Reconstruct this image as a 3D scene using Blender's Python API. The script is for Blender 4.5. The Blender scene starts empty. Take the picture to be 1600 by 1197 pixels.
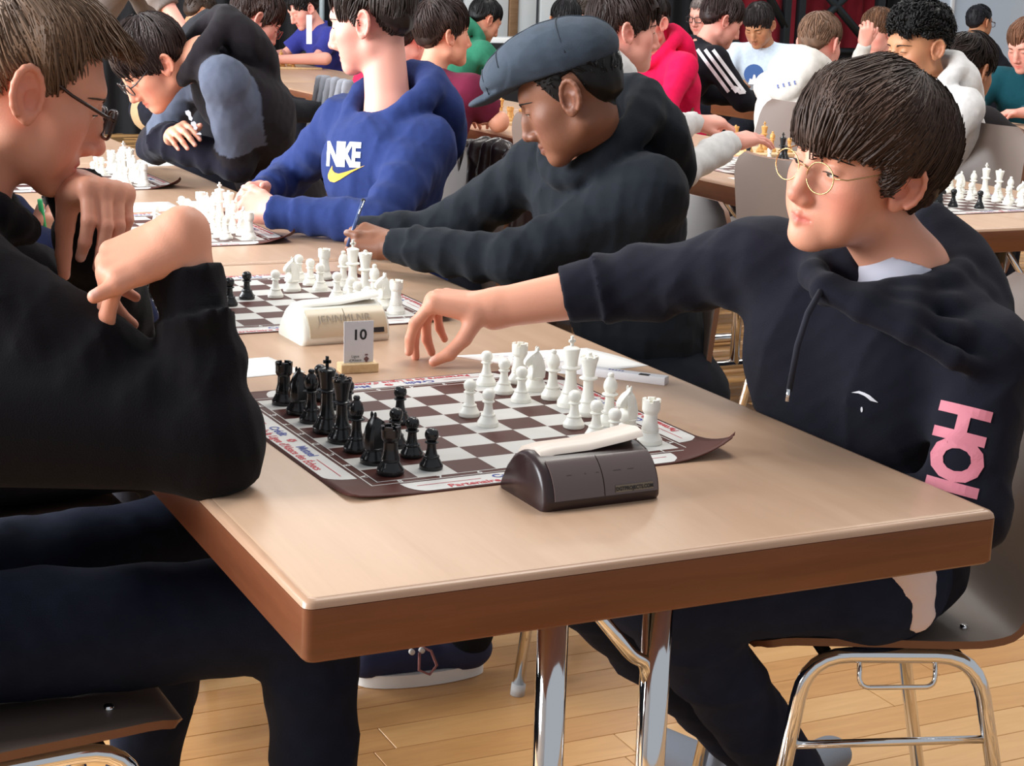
import bpy, bmesh, math, random
import numpy as np
from mathutils import Vector, Matrix
from mathutils.bvhtree import BVHTree

random.seed(7)
RNG = np.random.default_rng(11)
scene = bpy.context.scene
COL = scene.collection

# ------------------------------------------------------------------ camera
cam_d = bpy.data.cameras.new('camera')
cam = bpy.data.objects.new('camera', cam_d)
COL.objects.link(cam)
_f = Vector((0.42530637, 0.87558101, -0.22906851)); _r = Vector((0.90226014, -0.43004597, 0.0314181)); _u = Vector((0.07100089, 0.2200417, 0.97290314))
cam.matrix_world = Matrix(((_r.x, _u.x, -_f.x, -0.4773), (_r.y, _u.y, -_f.y, -1.3989), (_r.z, _u.z, -_f.z, 1.2966), (0, 0, 0, 1)))
cam_d.sensor_fit = 'HORIZONTAL'; cam_d.sensor_width = 36.0
cam_d.lens = 2673.87 / 1600 * 36.0
cam_d.clip_start = 0.05; cam_d.clip_end = 100
scene.camera = cam

# ------------------------------------------------------------------ light
scene.view_settings.view_transform = 'Standard'
scene.view_settings.look = 'None'
scene.view_settings.exposure = 0.66
scene.view_settings.gamma = 1.0
scene.view_settings.use_curve_mapping = False
world = bpy.data.worlds.new('World'); scene.world = world; world.use_nodes = True
_bg = world.node_tree.nodes['Background']
_bg.inputs[0].default_value = (0.86, 0.92, 1.0, 1); _bg.inputs[1].default_value = 0.31

def area_light(name, loc, target, sx, sy, power, col):
    d = bpy.data.lights.new(name, 'AREA'); d.shape = 'RECTANGLE'; d.size = sx; d.size_y = sy; d.energy = power; d.color = col
    o = bpy.data.objects.new(name, d); COL.objects.link(o); o.location = loc
    o.rotation_euler = (Vector(target) - Vector(loc)).to_track_quat('-Z', 'Y').to_euler()
    return o
# daylight through the window band of the left wall, and the hall's ceiling lights
for i, y in enumerate((1.6, 5.0, 8.4)):
    area_light('window_daylight', (-3.9, y, 2.3), (1.5, y - .2, 0.9), 3.0, 2.4, 290, (0.92, 0.96, 1.0))
for i, (x, y) in enumerate(((1.6, 1.4), (1.6, 5.2), (5.0, 3.4), (5.0, 7.4))):
    area_light('ceiling_lamp_light', (x, y, 3.9), (x, y, 0), 1.4, 1.4, 42, (1.0, 0.95, 0.88))

# ------------------------------------------------------------------ materials
MATS = {}
def nodes_of(m):
    m.use_nodes = True
    nt = m.node_tree
    return nt, nt.nodes, nt.links, nt.nodes['Principled BSDF']
def setp(b, **kw):
    names = {'rough': 'Roughness', 'metal': 'Metallic', 'spec': 'Specular IOR Level', 'sss': 'Subsurface Weight', 'sheen': 'Sheen Weight', 'trans': 'Transmission Weight', 'coat': 'Coat Weight', 'alpha': 'Alpha', 'ior': 'IOR'}
    for k, v in kw.items():
        b.inputs[names[k]].default_value = v
def mat(name, col=(.8, .8, .8), bump=0, bscale=200, var=0, vscale=8, attr=None, stretch=None, **kw):
    """plain principled material; optional colour variation noise and bump; attr multiplies in a colour attribute"""
    if name in MATS: return MATS[name]
    m = bpy.data.materials.new(name); MATS[name] = m
    nt, N, L, b = nodes_of(m)
    b.inputs['Base Color'].default_value = (*col, 1)
    setp(b, **kw)
    src = None
    if attr:
        a = N.new('ShaderNodeAttribute'); a.attribute_name = attr
        src = a.outputs['Color']
        L.new(src, b.inputs['Base Color'])
    if bump or var:
        tc = N.new('ShaderNodeTexCoord'); mp = N.new('ShaderNodeMapping'); L.new(tc.outputs['Object'], mp.inputs[0])
        if stretch: mp.inputs['Scale'].default_value = stretch
    if var:
        n = N.new('ShaderNodeTexNoise'); n.inputs['Scale'].default_value = vscale; n.inputs['Detail'].default_value = 4
        L.new(mp.outputs[0], n.inputs['Vector'])
        mr = N.new('ShaderNodeMapRange'); mr.inputs[1].default_value = .3; mr.inputs[2].default_value = .7; mr.inputs[3].default_value = 1 - var; mr.inputs[4].default_value = 1 + var
        L.new(n.outputs['Fac'], mr.inputs[0])
        mx = N.new('ShaderNodeVectorMath'); mx.operation = 'SCALE'
        if src is not None: L.new(src, mx.inputs[0])
        else: mx.inputs[0].default_value = col
        L.new(mr.outputs[0], mx.inputs['Scale']); L.new(mx.outputs[0], b.inputs['Base Color'])
    if bump:
        n2 = N.new('ShaderNodeTexNoise'); n2.inputs['Scale'].default_value = bscale; n2.inputs['Detail'].default_value = 3
        L.new(mp.outputs[0], n2.inputs['Vector'])
        bp = N.new('ShaderNodeBump'); bp.inputs['Strength'].default_value = bump; bp.inputs['Distance'].default_value = .002
        L.new(n2.outputs['Fac'], bp.inputs['Height']); L.new(bp.outputs[0], b.inputs['Normal'])
    return m
def srgb(r, g, b):
    f = lambda c: ((c / 255 + .055) / 1.055) ** 2.4 if c > 10 else c / 255 / 12.92
    return (f(r), f(g), f(b))
def wood_mat(name, c1, c2, scale=(1.5, 14, 14), rough=.4, dist=1.2, coat=0.0, grain=.5):
    if name in MATS: return MATS[name]
    m = bpy.data.materials.new(name); MATS[name] = m
    nt, N, L, b = nodes_of(m)
    tc = N.new('ShaderNodeTexCoord'); mp = N.new('ShaderNodeMapping'); mp.inputs['Scale'].default_value = scale
    oi = N.new('ShaderNodeObjectInfo'); va = N.new('ShaderNodeVectorMath'); va.operation = 'MULTIPLY_ADD'
    L.new(oi.outputs['Random'], va.inputs[0]); va.inputs[1].default_value = (7, 5, 3); L.new(tc.outputs['Object'], va.inputs[2])
    L.new(va.outputs[0], mp.inputs[0])
    n = N.new('ShaderNodeTexNoise'); n.inputs['Scale'].default_value = 3; n.inputs['Detail'].default_value = 6; n.inputs['Distortion'].default_value = dist
    L.new(mp.outputs[0], n.inputs['Vector'])
    n2 = N.new('ShaderNodeTexNoise'); n2.inputs['Scale'].default_value = 22; n2.inputs['Detail'].default_value = 3
    L.new(mp.outputs[0], n2.inputs['Vector'])
    ad = N.new('ShaderNodeMath'); ad.operation = 'MULTIPLY_ADD'; L.new(n2.outputs['Fac'], ad.inputs[0]); ad.inputs[1].default_value = grain * .6; L.new(n.outputs['Fac'], ad.inputs[2])
    cr = N.new('ShaderNodeValToRGB'); cr.color_ramp.elements[0].position = .35; cr.color_ramp.elements[1].position = 1.0
    cr.color_ramp.elements[0].color = (*c1, 1); cr.color_ramp.elements[1].color = (*c2, 1)
    L.new(ad.outputs[0], cr.inputs[0]); L.new(cr.outputs[0], b.inputs['Base Color'])
    setp(b, rough=rough, coat=coat)
    bp = N.new('ShaderNodeBump'); bp.inputs['Strength'].default_value = .06; bp.inputs['Distance'].default_value = .001
    L.new(n2.outputs['Fac'], bp.inputs['Height']); L.new(bp.outputs[0], b.inputs['Normal'])
    return m

M_TOP = wood_mat('beech_laminate', srgb(204, 169, 140), srgb(186, 149, 120), scale=(9, 1.0, 9), rough=.38, dist=.6, grain=.25)
M_EDGE = wood_mat('beech_edge', srgb(122, 72, 46), srgb(92, 50, 30), scale=(1.2, 1.2, 16), rough=.36, dist=.5)
M_TRIM = wood_mat('beech_trim', srgb(196, 160, 132), srgb(168, 130, 104), scale=(1.2, 1.2, 16), rough=.3, dist=.5)
M_CHROME = mat('chrome', (.82, .82, .82), metal=1, rough=.08)
M_SHELL = mat('chair_shell', srgb(112, 98, 90), rough=.45, var=.05, vscale=3)
M_SHELLEDGE = mat('chair_shell_edge', srgb(120, 78, 52), rough=.5)
M_BLACKPL = mat('black_plastic', (.012, .012, .013), rough=.22)
M_WHITEPL = mat('ivory_plastic', srgb(250, 247, 236), rough=.35, sss=.0)
M_WHITE = mat('white_print', srgb(218, 216, 212), rough=.5)
M_PAPER = mat('paper', srgb(250, 249, 246), rough=.7)
M_MATBROWN = mat('mat_brown', srgb(80, 34, 24), rough=.55, spec=.35)
M_RED = mat('red_print', srgb(196, 44, 56), rough=.5)
M_BLUE = mat('blue_print', srgb(40, 62, 150), rough=.5)
M_INK = mat('ink', srgb(28, 26, 30), rough=.6)
M_PALEWOOD = wood_mat('pale_wood', srgb(236, 206, 160), srgb(206, 168, 118), scale=(20, 4, 20), rough=.5)
M_RUBBER = mat('grey_rubber', srgb(190, 190, 190), rough=.6)

# ------------------------------------------------------------------ object helpers
def link(o, parent=None):
    COL.objects.link(o)
    if parent is not None: o.parent = parent
    return o
def tag(o, label=None, cat=None, group=None, kind=None):
    if label: o['label'] = label
    if cat: o['category'] = cat
    if group: o['group'] = group
    if kind: o['kind'] = kind
    return o
def empty(name, loc=(0, 0, 0), rz=0):
    o = bpy.data.objects.new(name, None); COL.objects.link(o); o.location = loc; o.rotation_euler = (0, 0, rz); o.empty_display_size = .05
    return o
def np_mesh(name, V, F, smooth=True, colors=None, F2=None):
    """V (n,3); F (m,k) faces all of k corners; F2 optional second block with another k"""
    me = bpy.data.meshes.new(name)
    blocks = [b for b in (F, F2) if b is not None and len(b)]
    V = np.asarray(V, np.float32)
    nl = sum(b.shape[0] * b.shape[1] for b in blocks); nf = sum(b.shape[0] for b in blocks)
    me.vertices.add(len(V)); me.vertices.foreach_set('co', V.ravel())
    me.loops.add(nl); me.polygons.add(nf)
    me.loops.foreach_set('vertex_index', np.concatenate([b.ravel() for b in blocks]).astype(np.int32))
    st = []; s = 0
    for b in blocks:
        st.append(s + np.arange(b.shape[0]) * b.shape[1]); s += b.shape[0] * b.shape[1]
    me.polygons.foreach_set('loop_start', np.concatenate(st).astype(np.int32))
    if smooth: me.polygons.foreach_set('use_smooth', np.ones(nf, bool))
    if colors is not None:
        at = me.color_attributes.new('Col', 'FLOAT_COLOR', 'POINT')
        c4 = np.ones((len(V), 4), np.float32); c4[:, :3] = colors
        at.data.foreach_set('color', c4.ravel())
    me.update(calc_edges=True)
    return me
def np_obj(name, V, F, m, parent=None, smooth=True, colors=None, F2=None):
    me = np_mesh(name, V, F, smooth, colors, F2)
    o = bpy.data.objects.new(name, me); me.materials.append(m)
    return link(o, parent)
def bm_obj(name, bm, m, parent=None, smooth=False, angle=None):
    me = bpy.data.meshes.new(name); bmesh.ops.recalc_face_normals(bm, faces=bm.faces); bm.to_mesh(me); bm.free()
    if smooth:
        me.polygons.foreach_set('use_smooth', np.ones(len(me.polygons), bool))
        if angle: me.set_sharp_from_angle(angle=math.radians(angle))
    o = bpy.data.objects.new(name, me)
    for mm in (m if isinstance(m, (list, tuple)) else [m]): me.materials.append(mm)
    return link(o, parent)
def box_bm(bm, x0, x1, y0, y1, z0, z1, bevel=0, seg=2):
    r = bmesh.ops.create_cube(bm, size=1)
    vs = r['verts']
    for v in vs:
        v.co = Vector(((x0 + x1) / 2 + v.co.x * (x1 - x0), (y0 + y1) / 2 + v.co.y * (y1 - y0), (z0 + z1) / 2 + v.co.z * (z1 - z0)))
    if bevel:
        es = list({e for v in vs for e in v.link_edges})
        bmesh.ops.bevel(bm, geom=es, offset=bevel, segments=seg, profile=.5, affect='EDGES')
def box(name, x0, x1, y0, y1, z0, z1, m, parent=None, bevel=0.0, seg=2):
    bm = bmesh.new(); box_bm(bm, x0, x1, y0, y1, z0, z1, bevel, seg)
    return bm_obj(name, bm, m, parent, smooth=bool(bevel), angle=40 if bevel else None)
def tube_arrays(pts, radii, seg=8, closed=False, caps=True):
    P = np.asarray(pts, float); n = len(P)
    R = np.full(n, radii) if np.isscalar(radii) else np.asarray(radii, float)
    if closed: T = np.roll(P, -1, 0) - np.roll(P, 1, 0)
    else: T = np.gradient(P, axis=0)
    T /= np.linalg.norm(T, axis=1)[:, None] + 1e-12
    ref = np.array([0, 0, 1.]) if abs(T[0, 2]) < .9 else np.array([1., 0, 0])
    N = np.zeros_like(P); nprev = np.cross(T[0], ref); nprev /= np.linalg.norm(nprev)
    for i in range(n):
        v = nprev - T[i] * (nprev @ T[i]); v /= np.linalg.norm(v) + 1e-12; N[i] = v; nprev = v
    B = np.cross(T, N)
    a = np.linspace(0, 2 * np.pi, seg, endpoint=False)
    V = P[:, None, :] + R[:, None, None] * (np.cos(a)[None, :, None] * N[:, None, :] + np.sin(a)[None, :, None] * B[:, None, :])
    V = V.reshape(-1, 3)
    i = np.arange(n if closed else n - 1)[:, None]; j = np.arange(seg)[None, :]
    i2 = (i + 1) % n; j2 = (j + 1) % seg
    F = np.stack([i * seg + j, i * seg + j2 + 0 * i, i2 * seg + j2, i2 * seg + j + 0 * i], -1).reshape(-1, 4)
    if caps and not closed:
        V = np.vstack([V, P[0], P[-1]]); c0, c1 = len(V) - 2, len(V) - 1
        jj = np.arange(seg); j3 = (jj + 1) % seg
        q0 = np.stack([np.full(seg, c0), j3, jj, jj], -1); q1 = np.stack([np.full(seg, c1), (n - 1) * seg + jj, (n - 1) * seg + j3, (n - 1) * seg + j3], -1)
        T3 = np.vstack([q0[:, :3], q1[:, :3]])
        return V, F, T3
    return V, F, None
def tube(name, pts, radii, m, parent=None, seg=10, closed=False):
    V, F, T3 = tube_arrays(pts, radii, seg, closed)
    return np_obj(name, V, F, m, parent, F2=T3)
def round_path(pts, r, n=6):
    """polyline with its inner corners rounded by radius r"""
    P = [Vector(p) for p in pts]; out = [P[0]]
    for i in range(1, len(P) - 1):
        a = (P[i - 1] - P[i]); b = (P[i + 1] - P[i]); la, lb = a.length, b.length; a.normalize(); b.normalize()
        d = min(r, la * .49, lb * .49)
        p0, p1 = P[i] + a * d, P[i] + b * d
        for k in range(n + 1):
            t = k / n; out.append(p0 * (1 - t) ** 2 + P[i] * 2 * t * (1 - t) + p1 * t * t)
    out.append(P[-1])
    return [tuple(p) for p in out]
def lathe_arrays(prof, seg=28):
    P = np.asarray(prof, float); n = len(P)
    a = np.linspace(0, 2 * np.pi, seg, endpoint=False)
    V = np.stack([P[:, 0:1] * np.cos(a), P[:, 0:1] * np.sin(a), np.repeat(P[:, 1:2], seg, 1)], -1).reshape(-1, 3)
    i = np.arange(n - 1)[:, None]; j = np.arange(seg)[None, :]; j2 = (j + 1) % seg
    F = np.stack([i * seg + j, i * seg + j2, (i + 1) * seg + j2, (i + 1) * seg + j + 0 * i], -1).reshape(-1, 4)
    return V, F
def smooth_prof(P, sub=4):
    """catmull-rom refinement; a point given twice in a row stays a sharp corner"""
    P = [tuple(p) for p in P]; segs = []; cur = [P[0]]
    for p in P[1:]:
        if p == cur[-1]: segs.append(cur); cur = [p]
        else: cur.append(p)
    segs.append(cur); out = []
    for s in segs:
        if len(s) < 2: continue
        A = np.array([s[0]] + s + [s[-1]], float)
        for i in range(1, len(A) - 2):
            for k in range(sub):
                t = k / sub
                out.append(.5 * ((2 * A[i]) + (-A[i - 1] + A[i + 1]) * t + (2 * A[i - 1] - 5 * A[i] + 4 * A[i + 1] - A[i + 2]) * t ** 2 + (-A[i - 1] + 3 * A[i] - 3 * A[i + 1] + A[i + 2]) * t ** 3))
        out.append(A[-2])
    return np.maximum(np.array(out), [0, -9])
def copy_tree(o, parent=None):
    c = o.copy(); COL.objects.link(c); c.parent = parent
    for ch in list(o.children): copy_tree(ch, c)
    return c
def text_arrays(s, size=1.0, bold=0.0, space=1.0, align='CENTER', res=3):
    cu = bpy.data.curves.new('txt', 'FONT'); cu.body = s; cu.size = size; cu.offset = bold; cu.align_x = align; cu.align_y = 'CENTER'; cu.space_character = space; cu.resolution_u = res
    o = bpy.data.objects.new('txt', cu); COL.objects.link(o)
    dg = bpy.context.evaluated_depsgraph_get(); dg.update()
    me = bpy.data.meshes.new_from_object(o.evaluated_get(dg))
    bm = bmesh.new(); bm.from_mesh(me); bmesh.ops.triangulate(bm, faces=bm.faces)
    V = np.array([v.co[:] for v in bm.verts]); F = np.array([[v.index for v in f.verts] for f in bm.faces])
    bm.free(); bpy.data.objects.remove(o); bpy.data.curves.remove(cu); bpy.data.meshes.remove(me)
    return V, F
def flat_text(name, s, size, m, parent, origin, xdir, ydir, bold=0.0, sx=1.0, space=1.0, align='CENTER'):
    V, F = text_arrays(s, size, bold, space, align)
    o, x, y = np.array(origin, float), np.array(xdir, float), np.array(ydir, float)
    W = o + V[:, :1] * sx * x + V[:, 1:2] * y
    return np_obj(name, W, F, m, parent, smooth=False)

# ------------------------------------------------------------------ the setting
def build_floor():
    base = box('floor', -5, 16, -3, 14, -.05, -.006, mat('floor_joint', srgb(120, 78, 44), rough=.6)); tag(base, 'honey coloured strip parquet floor of the hall', kind='structure')
    fm = [wood_mat('parquet_%d' % i, c1, c2, scale=(2, 16, 16), rough=.33, dist=.8, grain=.4) for i, (c1, c2) in enumerate([(srgb(214, 164, 106), srgb(196, 144, 90)), (srgb(206, 154, 97), srgb(186, 133, 82)), (srgb(220, 174, 118), srgb(204, 154, 100))])]
    w = .088
    Vr, Fr = [], []
    rows = int(17 / w); cnt = 0
    unit = {}
    for r in range(rows):
        y = -3 + r * w
        x = -5 - random.random() * 1.0
        near = .5 < y < 2.75
        while x < 16:
            ln = random.choice((.55, .75, .95, 1.15))
            x1 = x + ln
            if near and x1 > -.2 and x < 2.9 and cnt < 290:
                key = (ln, random.randrange(3))
                if key not in unit:
                    bm = bmesh.new(); box_bm(bm, 0, ln - .0015, 0, w - .0015, -.012, 0, .0008, 1)
                    o = bm_obj('plank', bm, fm[key[1]], base); unit[key] = o.data
                else:
                    o = link(bpy.data.objects.new('plank', unit[key]), base)
                o.location = (x, y, 0)
                cnt += 1
            else:
                a, b = max(x, -5), min(x1, 16)
                if b > a:
                    k = len(Vr) * 8
                    Vr.append([(a, y, -.012), (b - .0015, y, -.012), (b - .0015, y + w - .0015, -.012), (a, y + w - .0015, -.012), (a, y, 0), (b - .0015, y, 0), (b - .0015, y + w - .0015, 0), (a, y + w - .0015, 0)])
            x = x1
    V = np.array(Vr).reshape(-1, 3); n = len(Vr); q = np.array([[4, 5, 6, 7], [0, 1, 5, 4], [1, 2, 6, 5], [2, 3, 7, 6], [3, 0, 4, 7]])
    F = (np.arange(n)[:, None, None] * 8 + q[None]).reshape(-1, 4)
    o = np_obj('distant_planks', V, F, fm[0], base, smooth=False); o['kind'] = 'stuff'
build_floor()

def curtain(name, x0, x1, y, z0, z1, m, parent=None, amp=.05, wl=.22):
    n = max(8, int((x1 - x0) / wl * 10)); xs = np.linspace(x0, x1, n)
    ys = y + amp * np.sin(xs * 2 * np.pi / wl + 1.3 * np.sin(xs * 3.1)) + amp * .5 * np.sin(xs * 11.3)
    V = np.concatenate([np.stack([xs, ys, np.full(n, z0)], 1), np.stack([xs, ys, np.full(n, z1)], 1), np.stack([xs, ys + .02, np.full(n, z0)], 1), np.stack([xs, ys + .02, np.full(n, z1)], 1)])
    i = np.arange(n - 1)
    F = np.vstack([np.stack([i, i + 1, n + i + 1, n + i], 1), np.stack([2 * n + i + 1, 2 * n + i, 3 * n + i, 3 * n + i + 1], 1), np.stack([n + i, n + i + 1, 3 * n + i + 1, 3 * n + i], 1)])
    return np_obj(name, V, F, m, parent)
def build_walls():
    plaster = mat('white_plaster', srgb(206, 212, 220), rough=.8, var=.03, vscale=2)
    o = box('wall_back', -5, 16, 13.2, 13.4, 0, 4.2, plaster); tag(o, 'pale plaster back wall of the hall', kind='structure')
    blk = mat('black_drape', (.008, .008, .010), rough=.9, bump=.2, bscale=60)
    o = curtain('stage_curtain', .5, 5.55, 12.4, 0, 3.6, blk); tag(o, 'black stage curtain hanging at the far left of the hall', 'curtain')
    o = curtain('stage_curtain', 7.0, 8.15, 12.4, 0, 3.6, blk); tag(o, 'black curtain strip between the white panel and the red drape', 'curtain')
    red = mat('red_drape', srgb(128, 6, 26), rough=.85, bump=.2, bscale=60)
    o = curtain('stage_drape', 8.15, 10.2, 12.5, .35, 3.6, red, amp=.03); tag(o, 'deep red stage drape behind the black truss', 'drape')
    o = curtain('stage_curtain', 10.1, 10.5, 12.35, 0, 3.6, blk); tag(o, 'narrow black curtain beside the white wall', 'curtain')
    box('stage_skirt', 8.15, 10.2, 12.30, 12.36, 0, .72, blk).parent = None
    tag(bpy.data.objects['stage_skirt'], 'black skirting of the stage below the red drape', 'stage skirt')
    steel = mat('dark_steel', srgb(46, 52, 56), rough=.45, metal=.6)
    t = empty('stage_truss', (8.9, 12.2, 0)); tag(t, 'dark steel truss with diagonal braces before the red drape', 'truss')
    for x in (-.06, .10, 1.0):
        box('post', x - .035, x + .035, -.035, .035, 0, 3.4, steel, t, .006)
    for a, b in (((.1, 0, 1.5), (1.0, 0, .72)), ((.1, 0, .8), (1.0, 0, 1.6)), ((-.62, 0, 1.7), (-.06, 0, .95))):
        tube('brace', [a, b], .04, steel, t, 8)
    tube('rail', [(-.7, 0, .74), (1.05, 0, .74)], .03, steel, t, 8)
    # white panels and the wooden batten between the curtains
    pan = mat('white_panel', srgb(214, 216, 214), rough=.6)
    for x0, x1, lb in ((5.62, 6.03, 'white wall panel left of the wooden batten'), (6.12, 6.30, 'narrow white wall panel right of the wooden batten'), (6.34, 6.98, 'white wall panel beside the black curtain')):
        o = box('wall_panel', x0, x1, 12.3, 12.36, .2, 3.2, pan, None, .01); tag(o, lb, 'wall panel')
    o = box('wooden_batten', 6.035, 6.115, 12.28, 12.36, 0, 3.2, wood_mat('batten_wood', srgb(150, 116, 84), srgb(112, 82, 56)), None, .008); tag(o, 'brown wooden batten standing between white panels', 'batten')
    for i, x in enumerate((4.10, 4.22)):
        o = tube('curtain_pole', [(x, 12.0, 0), (x, 12.0, 3.2)], .022, mat('pale_metal', srgb(190, 205, 210), rough=.35, metal=.3), None, 10)
        tag(o, ('left' if i == 0 else 'right') + ' one of two pale metal poles before the black curtain', 'pole')
    o = box('sideboard_table', 3.9, 7.2, 11.2, 11.8, 0, .80, mat('black_cloth', (.012, .012, .013), rough=.9), None, .02); tag(o, 'long table under a black cloth at the back', 'table')
    o = box('paper_stack', 5.35, 5.95, 11.3, 11.6, .80, .845, M_PAPER, None, .006); tag(o, 'white papers lying on the black cloth table at the back', 'papers')
    # white door leaf / light wall at the right, with beige return
    o = box('wall_right_back', 10.52, 11.62, 12.1, 12.3, 0, 4.2, mat('cool_white_wall', srgb(196, 210, 224), rough=.7)); tag(o, kind='structure')
    box('trim_1', 10.66, 10.70, 12.07, 12.1, 0, 4.2, mat('trim_white', srgb(226, 230, 232), rough=.5), None, .004); tag(bpy.data.objects['trim_1'], kind='structure')
    o = box('wall_right', 11.62, 16, 11.9, 12.3, 0, 4.2, mat('beige_wall', srgb(206, 190, 172), rough=.8)); tag(o, kind='structure')
    # left wall with its window band (outside the picture, where the daylight comes from)
    wl = empty('wall_left', (-4.2, 0, 0)); wl['kind'] = 'structure'
    box('wall_panel', -.1, .1, -3, 13.2, 0, 1.1, plaster, wl); box('wall_panel', -.1, .1, -3, 13.2, 3.5, 4.2, plaster, wl)
    for y in (-1.6, 3.3, 6.7, 11.6):
        hw = 1.4 if y in (-1.6, 11.6) else .2
        box('wall_panel', -.1, .1, y - hw - (0 if hw < 1 else .1), y + hw + (0 if hw < 1 else .1), 1.1, 3.5, plaster, wl)
build_walls()

# ------------------------------------------------------------------ tables
TW, TL, TH = .808, 1.80, .0615
def rrect(x0, x1, y0, y1, r, n=5):
    out = []
    for cx, cy, a0 in ((x1 - r, y1 - r, 0), (x0 + r, y1 - r, 90), (x0 + r, y0 + r, 180), (x1 - r, y0 + r, 270)):
        for k in range(n + 1):
            a = math.radians(a0 + 90 * k / n); out.append((cx + r * math.cos(a), cy + r * math.sin(a)))
    return out
def loft(loops, close_first=True, close_last=True):
    bm = bmesh.new(); rings = [[bm.verts.new(p) for p in L] for L in loops]
    for A, B in zip(rings, rings[1:]):
        for i in range(len(A)):
            j = (i + 1) % len(A); bm.faces.new((A[i], A[j], B[j], B[i]))
    if close_first: bm.faces.new(rings[0][::-1])
    if close_last: bm.faces.new(rings[-1])
    return bm
def build_table():
    t = empty('folding_table')
    b = .009
    rr = lambda ins, z: [(x, y, z) for x, y in rrect(ins, TW - ins, ins, TL - ins, .010 - ins * .4)]
    bm_obj('edge_band', loft([rr(.004, .74 - TH), rr(0, .74 - TH + .004), rr(0, .74 - .0085), rr(.003, .74 - .0080)]), M_EDGE, t, True, 50)
    bm_obj('edge_trim', loft([rr(.003, .74 - .0085), rr(.0002, .74 - .0078), rr(.0014, .74 - .0036), rr(.004, .74 - .0010), rr(b, .7398)]), M_TRIM, t, True, 60)
    loops = [[(x, y, z) for x, y in rrect(i_, TW - i_, i_, TL - i_, .008)] for i_, z in ((b, .735), (b, .7400), (b + .0006, .7403))]
    bm_obj('tabletop', loft(loops), M_TOP, t, True, 30)
    zt = .74 - TH
    for y in (.19, TL - .19):
        s = 1 if y < .9 else -1
        for x in (.355, .49):
            tube('leg', [(x, y, .03), (x, y, zt)], .0175, M_CHROME, t, 18)
        # folding brace, from the right column up to the underside
        tube('brace', round_path([(.484, y, .500), (.474, y - s * .004, .540), (.455, y - s * .006, .550), (.350, y - s * .006, zt)], .016), .0080, M_CHROME, t, 10)
        tube('foot', round_path([(.08, y, .012), (.10, y, .028), (.74, y, .028), (.76, y, .012)], .02), .018, M_CHROME, t, 12)
        box('mounting_plate', .30, .55, y - .05, y + .05, zt - .006, zt, M_BLACKPL, t)
    return t
table0 = build_table()
def place_table(x, y, label, first=[True]):
    if first[0]: t = table0; first[0] = False
    else: t = copy_tree(table0)
    t.location = (x, y, 0); tag(t, label, 'table', 'beech folding tables')
    return t
place_table(0, 0, 'nearest beech folding table, its bare end corner towards the viewer')
place_table(0, 1.815, 'second beech folding table, behind the nearest one in its row')
place_table(0, 3.63, 'third beech folding table, far along the left row')
R2X, R2Y = 2.25, 1.86
place_table(R2X, R2Y, 'beech folding table behind the boy with round glasses, at the right')
place_table(R2X, R2Y + 1.815, 'beech folding table under the outstretched hands of the grey hoodie')
place_table(R2X, R2Y + 3.63, 'beech folding table far back, behind the boy in the maroon shirt')
place_table(R2X, R2Y + 5.445, 'most distant beech folding table, with natural wood chessmen and blue jersey player')
R3X = 4.15
place_table(R3X, 2.35, 'beech folding table at the right edge, before the teal jacket')
place_table(R3X, 4.165, 'beech folding table between the tracksuit boy and the white shirt')

# ------------------------------------------------------------------ chess mats, pieces, clocks
S = .05
def mat_material():
    m = bpy.data.materials.new('chessboard_print'); nt, N, L, b = nodes_of(m); MATS['chessboard_print'] = m
    tc = N.new('ShaderNodeTexCoord'); mp = N.new('ShaderNodeMapping'); mp.inputs['Scale'].default_value = (1 / S,) * 3
    mp.inputs['Location'].default_value = (0, 0, .5)
    ck = N.new('ShaderNodeTexChecker'); ck.inputs['Scale'].default_value = 1
    L.new(tc.outputs['Object'], mp.inputs[0]); L.new(mp.outputs[0], ck.inputs['Vector'])
    ck.inputs['Color1'].default_value = (*srgb(208, 206, 201), 1); ck.inputs['Color2'].default_value = (*srgb(74, 30, 22), 1)
    L.new(ck.outputs['Color'], b.inputs['Base Color']); setp(b, rough=.5, spec=.35)
    return m
M_BOARD = mat_material()
def strip_outline(l, h, r=.022, n=6):
    """white advertising strip: outer corners square, the two corners next to the board edge swept round"""
    pts = [(-l / 2, h / 2)]
    for k in range(n + 1):
        a = math.radians(180 + 90 * k / n); pts.append((-l / 2 + r + r * math.cos(a), -h / 2 + h * .98 + h * .98 * math.sin(a)))
    for k in range(n + 1):
        a = math.radians(270 + 90 * k / n); pts.append((l / 2 - r + r * math.cos(a), -h / 2 + h * .98 + h * .98 * math.sin(a)))
    pts.append((l / 2, h / 2))
    return pts[::-1]
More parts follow.
